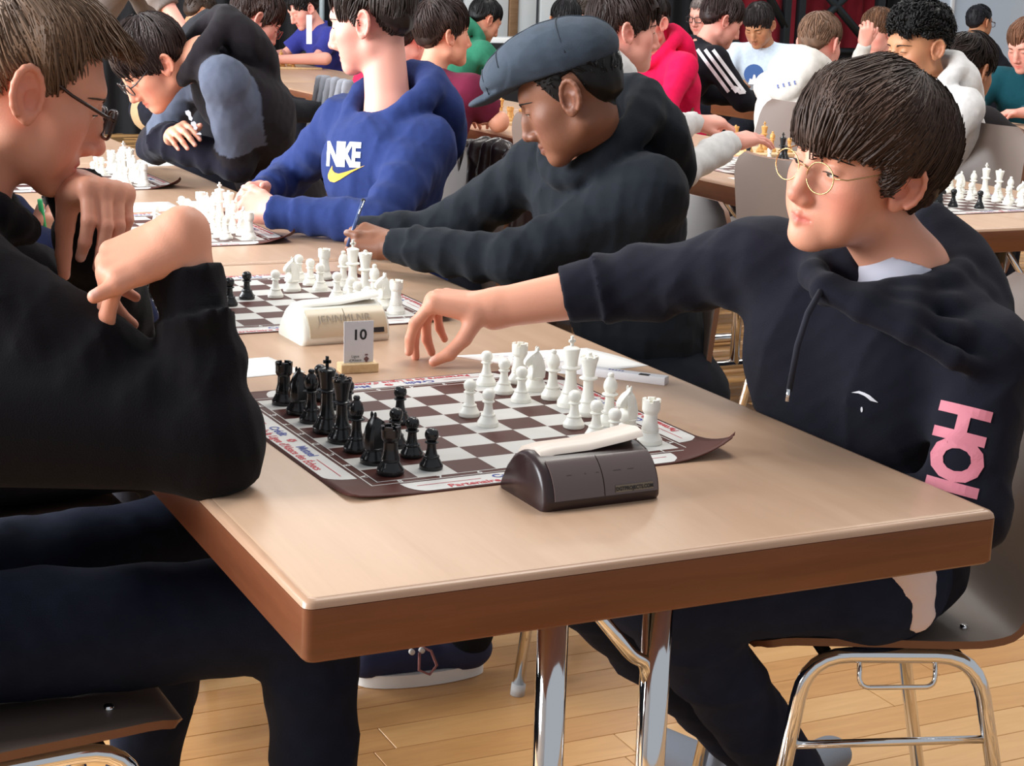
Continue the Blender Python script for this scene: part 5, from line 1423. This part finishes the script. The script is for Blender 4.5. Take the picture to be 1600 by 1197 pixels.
    e = at(568, 312, 3.35) - p0
    tube('barrel', [(0, 0, -.02), tuple(e * .93)], .0040, mat('pen_barrel', srgb(60, 78, 124), rough=.3), pen, 8); tube('clip', [tuple(e * .62 + V3(.0, -.006, 0)), tuple(e * .97 + V3(0, -.006, 0))], .0014, M_CHROME, pen, 6); tube('cap_end', [tuple(e * .93), tuple(e)], .0044, M_INK, pen, 8)
build_cap_boy()
place_chair(1.045, 1.46, 178, 'grey-brown shell chair behind the boy in the flat cap')

# --- boy in the blue hoodie
def build_blue_boy():
    hs = .98
    Rn = frame_from(139, 11, 0)
    o = at(563, 36, 3.86) + .070 * Rn[0]
    nb = at(607, 178, 3.93)
    J = dict(pel=V3(1.05, 2.31, .52), che=at(590, 275, 3.92), nb=nb, shL=at(668, 228, 3.84), shR=at(540, 190, 4.06), elL=at(590, 352, 3.66), wrL=atZ(432, 330, .792), elR=V3(.86, 2.66, .80), wrR=V3(.735, 2.49, .792),
             hipL=V3(1.12, 2.25, .53), hipR=V3(1.12, 2.42, .53), knL=V3(.70, 2.20, .55), knR=V3(.70, 2.46, .55), anL=V3(.70, 2.22, .09), anR=V3(.70, 2.46, .09))
    head = dict(face=1, o=o, rot=(139, 11, 0), s=hs, nose=1.05, ear=1.05, neck=1.04)
    hair = dict(col=srgb(44, 34, 30), t=.016, top=1.6, side=.7, back=.7, n=1200, len=.050, w=.0018, mess=.15, tip=srgb(30, 24, 20))
    top = dict(pal=[srgb(40, 54, 104)], w=.160, ua=.066, ue=.054, uw=.042, wr=.003, fold=.005, hood=dict(r=.030, rx=.092, ry=.094, rise=.055, drop=.045, bag=1.2), seed=12)
    hands = dict(L=dict(d=(-.62, .74, .05), n=(-.55, -.45, .72), curl=[(.5, .7, .4), (.55, .75, .4), (.6, .8, .4), (.7, .8, .4)], thumb=(-.4, .7, .55), res=.0028, start=.6), R=dict(d=(-.55, -.55, .02), n=(-.6, .45, .70), curl=[(.6, .8, .4)] * 4, res=.0028, start=.6))
    r = person('blue', 'boy in a royal blue hoodie with a yellow swoosh, hands clasped on the table', J, head, 'pink', hair, top, dict(col=srgb(26, 28, 36), res=.011), hands, (.0026, .0065, .0035))
    if not r: return
    root, g, R, o, hs, TR = r
    nd = -ray_(540, 250)
    V2, F2 = text_arrays('NIKE', 1.0, .045, .82)
    decal('chest_lettering', root, g, V2, F2, at(536, 243, 3.75), _CR * .98 + _CU * -.05, _CU + _CR * .22, mat('white_print2', srgb(240, 242, 246), rough=.6), .040, .074, .0022, 2, nd=nd)
    sw = [(-1.0, -.10), (-.92, .12), (-.78, .36), (-.76, .15), (-.62, .02), (-.40, -.02), (-.10, .06), (.5, .26), (1.05, .46), (.3, .08), (-.30, -.30), (-.62, -.46), (-.86, -.42), (-.98, -.28)]
    decal('swoosh', root, g, sw, [list(range(len(sw)))], at(540, 272, 3.75), _CR * .98 - _CU * .05, _CU, mat('yellow_print', srgb(238, 176, 40), rough=.6), .040, .046, .0022, 2, nd=nd)
build_blue_boy()
place_chair(.985, 2.28, 181, 'grey-brown shell chair with a dark leather jacket over its back')
def build_leather():
    F = Field(V3(1.02, 1.96, .30), V3(1.42, 2.62, 1.04), .007)
    for k in np.linspace(-1, 1, 7):
        y = 2.28 + k * .19; t_ = .915 - .045 * k * k
        F.cone(V3(1.245, y, t_), V3(1.265, y, .42), .026, .040, .03); F.cone(V3(1.22, y, t_), V3(1.205, y, .66), .016, .016, .025)
    F.cone(V3(1.29, 2.11, .83), V3(1.31, 2.06, .46), .050, .042, .02, wr=(.005, 80, 1)); F.cone(V3(1.29, 2.45, .83), V3(1.31, 2.50, .46), .050, .042, .02, wr=(.005, 80, 2))
    F.noise(.006, 34, 6); V, Fc, _ = F.mesh()
    o = np_obj('leather_jacket', V, Fc, mat('brown_leather', srgb(40, 26, 24), rough=.30, bump=.35, bscale=120, var=.15, vscale=14)); tag(o, 'dark brown leather jacket draped over the chair behind the blue hoodie', 'jacket')
build_leather()

# --- boy with crossed arms, grey and black hoodie
def build_crossed_boy():
    hs = .97
    o = at(250, 103, 4.46) + V3(.0, .070, 0)
    nb = at(318, 88, 4.52)
    J = dict(pel=V3(1.10, 3.24, .52), che=nb + V3(.13, .0, -.14), nb=nb, shL=at(352, 128, 4.37), shR=nb + V3(.03, .165, -.04), elL=V3(.835, 3.02, .805), wrL=V3(.665, 3.20, .845), elR=V3(.73, 3.46, .805), wrR=V3(.70, 3.14, .862),
             hipL=V3(1.1, 3.15, .53), hipR=V3(1.1, 3.33, .53), knL=V3(.70, 3.10, .55), knR=V3(.70, 3.36, .55), anL=V3(.7, 3.1, .09), anR=V3(.7, 3.36, .09))
    head = dict(face=1, o=o, rot=(182, 40, 0), s=hs, nose=1.0, gz=-.4)
    hair = dict(col=srgb(40, 28, 26), t=.017, top=1.4, side=.9, back=.9, n=1100, len=.070, w=.0018, mess=.12, tip=srgb(34, 26, 22), line=[(0, .044), (40, .036), (60, .020), (74, -.018), (90, -.024), (96, .014), (112, .018), (122, -.014), (150, -.040), (180, -.044)])
    top = dict(pal=[srgb(34, 30, 34), srgb(86, 92, 108), srgb(26, 25, 36)], c=dict(torso=0, sleeve=0, fore=2), zones=[(J['shL'], J['shL'] + .80 * (J['elL'] - J['shL']), .085, 1), (J['shR'], J['shR'] + .80 * (J['elR'] - J['shR']), .085, 1)], w=.160, ua=.060, ue=.053, uw=.044, wr=.003, hood=dict(r=.026, rise=.05, bag=1.15), seed=21)
    hands = dict(R=dict(d=(-.15, -.85, .25), n=(-.5, .1, .85), curl=[(.5, .6, .3)] * 4, res=.003, start=.6))
    r = person('crossed', 'boy in a black hoodie with grey upper sleeves, arms crossed, head bowed', J, head, 'fair', hair, top, dict(col=srgb(24, 24, 30), res=.012), hands, (.0028, .007, .0035))
    if not r: return
    root, g, R, o, hs, TR = r
    glasses(root, R, o, hs, 'rect', (.02, .016, .018), .0018)
    pr_ = [(-.9, -.5), (-.4, -.7), (.1, -.4), (.6, -.6), (1.0, -.2), (.7, .4), (.2, .3), (-.3, .6), (-.8, .4)]
    for k in range(3): decal('chest_print', root, g, [(x * (1 - .2 * k), y * .35) for x, y in pr_], [list(range(9))], at(296 + 8 * k, 180 + 16 * k, 4.4), -_CU * .9 + _CR * .45, _CR, mat('grey_print', srgb(190, 190, 198), rough=.7), .016, .03, .002, 2, nd=-ray_(300, 200))
build_crossed_boy()
place_chair(1.15, 3.24, 182, 'grey-brown shell chair behind the boy with crossed arms')

# ------------------------------------------------------------------ people in the rows behind
def bgp(key, label, px, py, d, yaw, pitch=15, roll=0, tone='fair', hair=None, top=None, ear=None, tyaw=None, lean=.14, hs=.97, res=(.004, .010, .0045), joints=None, arms=True, hands=True, legs=srgb(30, 32, 42), glass=None, name='sweater', table_z=.795, standing=False, nbo=None):
    """figure placed by its head; seated at table height unless standing"""
    R = frame_from(yaw, pitch, roll)
    o = at(px, py, d)
    if ear: o = o + (.070 if ear == 'L' else -.070) * R[0]
    ty = math.radians(yaw if tyaw is None else tyaw); f2 = V3(math.cos(ty), math.sin(ty), 0); s2 = V3(math.sin(ty), -math.cos(ty), 0); fh = V3(math.cos(math.radians(yaw)), math.sin(math.radians(yaw)), 0)
    nb = o - fh * (.045 + .10 * math.sin(math.radians(max(pitch, 0)))) - V3(0, 0, .138 - .05 * math.sin(math.radians(max(pitch, 0))))
    if nbo is not None: nb = np.asarray(nbo, float)
    pz = .52 if not standing else .95
    J = dict(nb=nb, che=nb - f2 * (.03 + lean * .35) - V3(0, 0, .15), pel=V3(*(nb - f2 * (.06 + lean))[:2], pz), shL=nb - s2 * .165 - V3(0, 0, .050) - f2 * .01, shR=nb + s2 * .165 - V3(0, 0, .050) - f2 * .01)
    if arms:
        for k, s in (('L', -1), ('R', 1)):
            sh = J['sh' + k]; J['el' + k] = V3(*(sh + f2 * .13 + s * s2 * .05)[:2], table_z + .01 if not standing else sh[2] - .25); J['wr' + k] = V3(*(J['el' + k] + f2 * .20 - s * s2 * .10)[:2], table_z if not standing else sh[2] - .40)
    J['hipL'] = J['pel'] - s2 * .085; J['hipR'] = J['pel'] + s2 * .085
    for k, s in (('L', -1), ('R', 1)):
        J['kn' + k] = V3(*(J['hip' + k] + (f2 * .40 if not standing else f2 * .02))[:2], .53 if not standing else .50); J['an' + k] = V3(*J['kn' + k][:2], .050)
    if joints: J.update(joints)
    tp = dict(wr=.002, fold=.003, ff=20, seed=abs(hash(len(key) * 7 + ord(key[0]))) % 90, name=name, pal=[srgb(60, 60, 60)], ua=.060, ue=.050, uw=.040); tp.update(top or {})
    hr = dict(col=H_DARK, t=.014, n=420, w=.0026, len=.05); hr.update(hair or {})
    hd = None
    if hands and arms:
        hd = {}
        for k, s in (('L', -1), ('R', 1)):
            h = hands.get(k) if isinstance(hands, dict) else dict(d=nrm(f2 * .8 - s * s2 * .5), n=(0, 0, 1), curl=(.35, .5, .3))
            if h: hd[k] = dict(h, start=h.get('start', .6 if tp.get('slv', 1) >= 0 else -.25))
    r = person(key, label, J, dict(o=o, rot=(yaw, pitch, roll), s=hs, eyes=0, face=res[0] < .0035), tone, hr, tp, dict(col=legs, res=.014), hd, res)
    if r and glass: glasses(r[0], r[2], r[3], r[4], *glass)
    return r, J
HOOD = dict(r=.026, rise=.05, bag=1.1)

bgp('grey', 'boy in a pale grey hoodie stretching both hands out over the board', 985, 50, 4.67, -12, 2, 0, 'pink', dict(col=srgb(44, 31, 27), top=1.9, n=900, len=.06, w=.002, part=(0, .5), t=.015), dict(pal=[srgb(206, 204, 202)], hood=HOOD, uw=.042, fold=.005), ear='R', tyaw=8, lean=.12, res=(.003, .008, .0036), name='hoodie',
    joints=dict(elR=at(1065, 268, 4.62), wrR=at(1140, 222, 4.78), elL=at(1020, 215, 5.0), wrL=at(1086, 192, 5.12)),
    hands=dict(R=dict(d=(.82, .10, .10), n=(-.1, -.25, .95), curl=(.25, .3, .2), spread=.08, start=.7), L=dict(d=(.80, -.15, .05), n=(-.1, -.3, .95), curl=(.6, .9, .5), start=.7)))
bgp('maroon', 'boy in a maroon T-shirt seen from behind, sitting upright', 705.5, 57, 6.0, 2, -3, 0, 'fair', dict(col=srgb(46, 32, 28), t=.018, top=1.9, side=.6, back=.7, n=800, len=.06, part=(0, .2)), dict(pal=[srgb(102, 30, 54)], slv=-.35, cuff=False, collar=.012, w=.168), ear='R', tyaw=38, lean=.05, name='t_shirt', res=(.0034, .009, .004))
bgp('rednear', 'person in a bright red top almost hidden behind the blue hoodie', 640, 62, 6.9, 20, 10, 0, 'pink', dict(col=srgb(40, 30, 26)), dict(pal=[srgb(214, 36, 74)], collar=.012))
bgp('hooded', 'boy in thin red glasses and black hood bent over the far board', 408, 32, 6.3, 0, 32, 0, 'pink', dict(col=srgb(50, 32, 26), t=.018, top=1.3, side=1.0, n=800, len=.065, mess=.25), dict(pal=[srgb(36, 37, 42)], hood=dict(r=.034, rx=.10, ry=.10, rise=.06, bag=1.35)), ear='R', lean=.10, name='hoodie', glass=('rect', (.25, .03, .03), .0012), res=(.0034, .009, .004))
bgp('tanboy', 'suntanned boy with glasses and a sand coloured shirt far back on the left', 320, 22, 9.6, 5, 22, 0, 'tan', dict(col=srgb(54, 40, 32), t=.008, n=300, len=.02), dict(pal=[srgb(176, 150, 116)], collar=.012), ear='R', glass=('rect', (.03, .02, .02), .002))
bgp('jersey', 'boy in a blue football jersey with a white shoulder stripe', 474, 14, 10.3, 188, 30, 0, 'pink', dict(col=srgb(30, 24, 24), n=300), dict(pal=[srgb(52, 56, 132), srgb(232, 234, 242), srgb(104, 66, 150)], slv=-.25, cuff=False, collar=.012), lean=.2, name='football_jersey')
if 'jersey' in PEOPLE:
    g_ = [c for c in PEOPLE['jersey'].children if c.name.startswith('football')][0]
    decal('shoulder_stripe', PEOPLE['jersey'], g_, [(-.5, -.5), (.5, -.5), (.5, .5), (-.5, .5)], [[0, 1, 2, 3]], at(483, 46, 10.0), _CR, _CU + _CR * .06, mat('stripe_white', srgb(236, 236, 240), rough=.7), .032, .17, .004, 3, nd=-ray_(483, 46))
bgp('green', 'boy in a green hoodie bent over the back table', 767, 33, 9.4, 5, 28, 0, 'fair', dict(col=srgb(22, 20, 21), t=.012, n=350), dict(pal=[srgb(52, 122, 96)], hood=HOOD), ear='R', lean=.28, name='hoodie')
bgp('blackhair', 'person with short black hair above the flat cap, far back', 884, 34, 9.2, 70, 15, 0, 'tan', dict(col=srgb(22, 20, 22), t=.014, n=350), dict(pal=[srgb(32, 32, 36)], collar=.01))
bgp('greycurls', 'person with greying curly hair far back beside the white panel', 920, 14, 10.4, 40, 10, 0, 'fair', dict(col=srgb(70, 60, 54), t=.022, n=500, curl=.012, mess=.6, len=.04), dict(pal=[srgb(50, 46, 48)], collar=.01))
bgp('pink', 'person in a bright pink-red hoodie turned away behind the grey hoodie', 1012, 36, 7.2, 200, 15, 0, 'pink', dict(col=srgb(40, 30, 26), n=300), dict(pal=[srgb(222, 22, 78)], hood=HOOD), lean=.12, name='hoodie', tyaw=190)
r_ts, J_ts = bgp('tracksuit', 'boy in a black tracksuit jacket with white shoulder stripes', 1136.5, 34, 7.7, -10, 23, 0, 'pink', dict(col=srgb(48, 34, 32), t=.017, n=600, len=.055, top=1.4), dict(pal=[srgb(27, 27, 33)], collar=.02, ua=.066, w=.17), ear='R', lean=.24, name='tracksuit_jacket')
if r_ts:
    sh, el, nb_ = J_ts['shR'], J_ts['elR'], J_ts['nb']; n_ = -ray_(1140, 90)
    for k in range(3):
        pts = [(x * .5, (y - .5) * .02) for x, y in ((-1, 0), (1, 0), (1, 1), (-1, 1))]
        o_ = (nb_ * .25 + sh * .75) * .5 + (sh * .4 + el * .6) * .5 + V3(.018, -.016, 0) * (k - 1) * 1.5
        decal('stripe', r_ts[0], r_ts[1], pts, [[0, 1, 2, 3]], o_ + n_ * .03, (sh * .45 + el * .55) - (nb_ * .2 + sh * .8), np.cross(n_, el - sh), mat('stripe_white', srgb(236, 236, 240), rough=.7), .24, .75, .004, 4, nd=n_)
    blob = [(-.9, .1), (-.4, .5), (.1, .3), (.3, -.1), (.9, -.2), (1.0, -.5), (.2, -.6), (-.2, -.2)]
    decal('sleeve_print', r_ts[0], r_ts[1], blob, [list(range(8))], at(1153, 140, 7.5), _CR, _CU, MATS['stripe_white'], .035, .035, .004, 2, nd=-ray_(1153, 140))
r_wt, J_wt = bgp('whitetee', 'boy in a white T-shirt with a round blue print facing the tracksuit', 1186, 40, 9.5, 212, 30, 0, 'tan', dict(col=srgb(36, 28, 28), t=.015, n=450, line=[(0, .040), (40, .036), (60, .020), (74, -.018), (90, -.024), (96, .014), (112, .018), (122, -.030), (150, -.050), (180, -.054)]), dict(pal=[srgb(206, 222, 238)], slv=-.25, cuff=False, collar=.012, w=.175), lean=.06, name='t_shirt', tyaw=228, res=(.0034, .010, .0045))
if r_wt:
    disc = [(math.cos(a), math.sin(a)) for a in np.linspace(0, 2 * np.pi, 20, endpoint=False)]
    decal('chest_print', r_wt[0], r_wt[1], disc, [list(range(20))], at(1178, 116, 9.3), _CR, _CU, mat('print_blue', srgb(56, 92, 150), rough=.7), .055, .055, .004, 3, nd=-ray_(1178, 116))
    fig = [(-.7, -.9), (-.5, -.2), (-.2, -.3), (-.05, .25), (.15, .25), (.25, -.3), (.55, -.1), (.75, -.9)]
    decal('chest_print', r_wt[0], r_wt[1], fig, [list(range(8))], at(1178, 120, 9.28), _CR, _CU, MATS['stripe_white'], .045, .045, .007, 2, nd=-ray_(1178, 116))
bgp('oldman', 'grey-haired man with glasses standing behind the tracksuit boy', 1098, 26, 10.5, 205, 10, 0, 'pink', dict(col=srgb(120, 108, 104), t=.010, n=300, len=.02), dict(pal=[srgb(26, 26, 30)], collar=.01), glass=('rect', (.02, .02, .025), .0026))
r_cr, J_cr = bgp('cream', 'boy in a cream hoodie with small blue lettering, seen from behind', 1305, 70, 6.6, 22, 14, 0, 'pink', dict(col=srgb(112, 84, 66), t=.011, top=1.3, side=.6, back=.6, n=900, len=.03, w=.0022), dict(pal=[srgb(214, 208, 200)], hood=HOOD, w=.17), ear='R', tyaw=20, lean=.10, name='hoodie')
if r_cr:
    for k in range(4): decal('back_print', r_cr[0], r_cr[1], [(-.3, -.5), (.3, -.4), (.4, -.15), (-.1, -.1), (.3, .1), (.35, .45), (-.35, .4)], [list(range(7))], at(1215 + 9 * k, 135 - 2 * k, 6.4), _CR * .9 + _CU * .25, _CU, mat('ink_blue', srgb(88, 104, 160), rough=.7), .010, .017, .004, 2, nd=-ray_(1229, 132))
r_hf, J_hf = bgp('handface', 'auburn-haired boy in a patterned top holding a hand to his face', 1372, 50, 9.0, 188, 18, 0, 'pink', dict(col=srgb(102, 70, 50), n=500), dict(pal=[srgb(200, 198, 192)], collar=.012, mat=None), lean=.1,
    joints=dict(elL=at(1340, 110, 8.7), wrL=at(1350, 72, 8.62)), hands=dict(L=dict(d=(.1, 0, 1), n=(-.4, -.9, .1), curl=(.6, .8, .4), start=.5), R=None))
bgp('curly', 'boy with a mop of black curls and a white hoodie behind the round glasses', 1456, 76, 5.45, 179, 10, 0, 'tan', dict(col=srgb(17, 15, 15), t=.020, top=1.7, side=.25, back=.4, n=1700, len=.020, toplen=.4, sidelen=.2, curl=.010, mess=.7, w=.0026, spike=.004, line=[(0, .050), (50, .046), (70, .034), (84, .020), (112, .024), (130, .0), (180, -.02)]), dict(pal=[srgb(222, 220, 218)], hood=HOOD), ear='L', lean=.10, name='hoodie', hs=1.05, res=(.003, .009, .004))
bgp('darkjacket', 'boy with ruffled dark hair in a charcoal jacket, his back to the round glasses', 1539, 113, 5.8, 12, 16, 0, 'tan', dict(col=srgb(30, 22, 20), t=.016, n=1100, len=.05, mess=.5, spike=.008, w=.002, tip=srgb(30, 18, 10)), dict(pal=[srgb(44, 40, 42)], collar=.02, ua=.066, w=.17), ear='R', lean=.14, name='jacket', tyaw=5, res=(.0034, .009, .004))
bgp('far', 'dark-haired person with glasses standing far back before the white wall', 1543, 36, 11.5, 10, 5, 0, 'tan', dict(col=srgb(26, 26, 32), t=.009, n=260, len=.02), dict(pal=[srgb(34, 34, 42)], collar=.012), ear='R', glass=('rect', (.03, .03, .03), .002))
r_te, J_te = bgp('teal', 'boy in a teal jacket over a pale blue shirt at the right edge', 1604, 72, 7.8, 196, 22, 0, 'pink', dict(col=srgb(110, 74, 54), t=.014, n=600, len=.05), dict(pal=[srgb(24, 74, 84), srgb(170, 196, 226)], collar=.02), lean=.06, name='jacket', tyaw=205, res=(.0034, .009, .004))
bgp('steward', 'standing adult in a grey pullover leaning over the far left tables', 232, -120, 7.6, -8, 20, 0, 'pink', dict(col=srgb(60, 50, 46), n=200), dict(pal=[srgb(116, 108, 104)], collar=.012, slv=.25, ua=.07, ue=.062, w=.19), standing=True, lean=.22, name='pullover',
    joints=dict(elR=at(250, -8, 7.2), wrR=at(290, 52, 7.2)), hands=dict(R=dict(d=(.6, 0, -.7), n=(.5, -.5, .5), curl=(.3, .4, .3), start=.2), L=None))

for x, y, a, lb in ((2.13, 2.08, 0, 'empty grey-brown shell chair, its broad back beside the round gold glasses'), (2.08, 3.28, 0, 'grey-brown shell chair back showing behind the face under the cap'), (1.97, 4.70, 0, 'shell chair with a grey cloth over its back, behind the blue hoodie'),
                    (1.72, 5.10, 0, 'grey-brown shell chair behind the black-hooded boy with red glasses'), (3.02, 2.86, 182, 'grey-brown shell chair behind the black curls'),
                    (3.16, 5.05, 184, 'grey-brown shell chair with its back to the pink hoodie'), (2.90, 3.80, 180, 'pale empty shell chair past the outstretched hands'), (4.0, 4.6, 2, 'dark empty shell chair just behind the pale one, before the cream hoodie')):
    place_chair(x, y, a, lb)
# natural wood chessmen further back
M_NAT = wood_mat('natural_boxwood', srgb(226, 176, 104), srgb(184, 128, 66), scale=(20, 20, 20), rough=.4)
for key, x, y, lb, n in (('far_a', 2.44, 4.72, 'wooden chessboard with natural wood chessmen beside the maroon shirt', 7), ('far_b', 2.62, 8.45, 'wooden chessboard with natural wood chessmen before the blue jersey', 8), ('far_c', 2.74, 3.46, 'small wooden board with box of natural wood chessmen past the hands', 7)):
    t = empty('wooden_board', (x, y, .7403)); tag(t, lb, 'chessboard')
    bm = bmesh.new(); box_bm(bm, 0, .36 if key != 'far_c' else .24, 0, .36 if key != 'far_c' else .24, 0, .012, .002, 1); bm_obj('board', bm, M_PALEWOOD, t)
    BOARDS[key] = (x, y, 0); kinds = ['rook', 'pawn', 'bishop', 'pawn', 'queen', 'pawn', 'king', 'knight']
    for k in range(n):
        kd = kinds[k]
        if (kd, 'natural') not in PIECE_ME:
            o = bm_obj(kd, piece_arrays(kd), M_NAT, None, True, 38); PIECE_ME[(kd, 'natural')] = o.data; bpy.data.objects.remove(o)
        o = link(bpy.data.objects.new('chess_' + kd, PIECE_ME[(kd, 'natural')])); o.location = (x + .03 + (k % 4) * .055 + .01 * (k // 4), y + .05 + (k // 4) * .09 + .012 * (k % 3), .7403 + .0122); o.rotation_euler = (0, 0, random.uniform(0, 6))
        tag(o, 'natural wood chess %s, %s, on the %s' % (kd, ['nearest the camera', 'left of the others', 'second along the row', 'in the front row', 'at the rear corner', 'in the back row', 'standing tall behind', 'with its horse head'][k], {'far_a': 'board beside the maroon shirt', 'far_b': 'board before the blue jersey', 'far_c': 'small board past the outstretched hands'}[key]), 'chess piece', 'natural wood chessmen')
# white cup on the black cloth table
c_ = at(510, 50, 13.0)
t = empty('cup', (4.55, 11.45, .80)); tag(t, 'white cup with a handle on the black cloth table', 'cup')
V, F = lathe_arrays(smooth_prof([(0, 0), (.030, 0), (.030, 0), (.042, .03), (.046, .09), (.046, .09), (.042, .09), (.038, .03), (0, .008)], 3), 20); np_obj('bowl', V, F, M_CLOCKW, t)
tube('handle', [(.045 * -1, 0, .075), (-.075, 0, .068), (-.078, 0, .035), (-.042, 0, .022)], .006, M_CLOCKW, t, 8)
# grey cloth over a chair back
F = Field(V3(1.55, 4.47, .50), V3(1.87, 4.93, 1.0), .008)
for k in np.linspace(-1, 1, 6): F.cone(V3(1.720, 4.70 + k * .15, .912), V3(1.735, 4.70 + k * .16, .66), .016, .018, .02); F.cone(V3(1.70, 4.70 + k * .15, .912), V3(1.66, 4.70 + k * .15, .70), .014, .014, .02)
F.noise(.004, 40, 2); V, Fc, _ = F.mesh(); o = np_obj('grey_cloth', V, Fc, mat('grey_jersey', srgb(140, 142, 150), rough=.95, bump=.3, bscale=500)); tag(o, 'grey jersey cloth hung over a chair back behind the blue hoodie', 'cloth')
# drop every figure's origin to the floor below it
for root in PEOPLE.values():
    bb = [c.data for c in root.children if c.type == 'MESH' and c.name.startswith('body')][0]
    co = np.empty(len(bb.vertices) * 3, np.float32); bb.vertices.foreach_get('co', co); c = co.reshape(-1, 3); x, y = float(np.median(c[:, 0])), float(np.median(c[:, 1]))
    root.location = (x, y, 0)
    for ch in root.children: ch.location = Vector(ch.location) - Vector((x, y, 0))
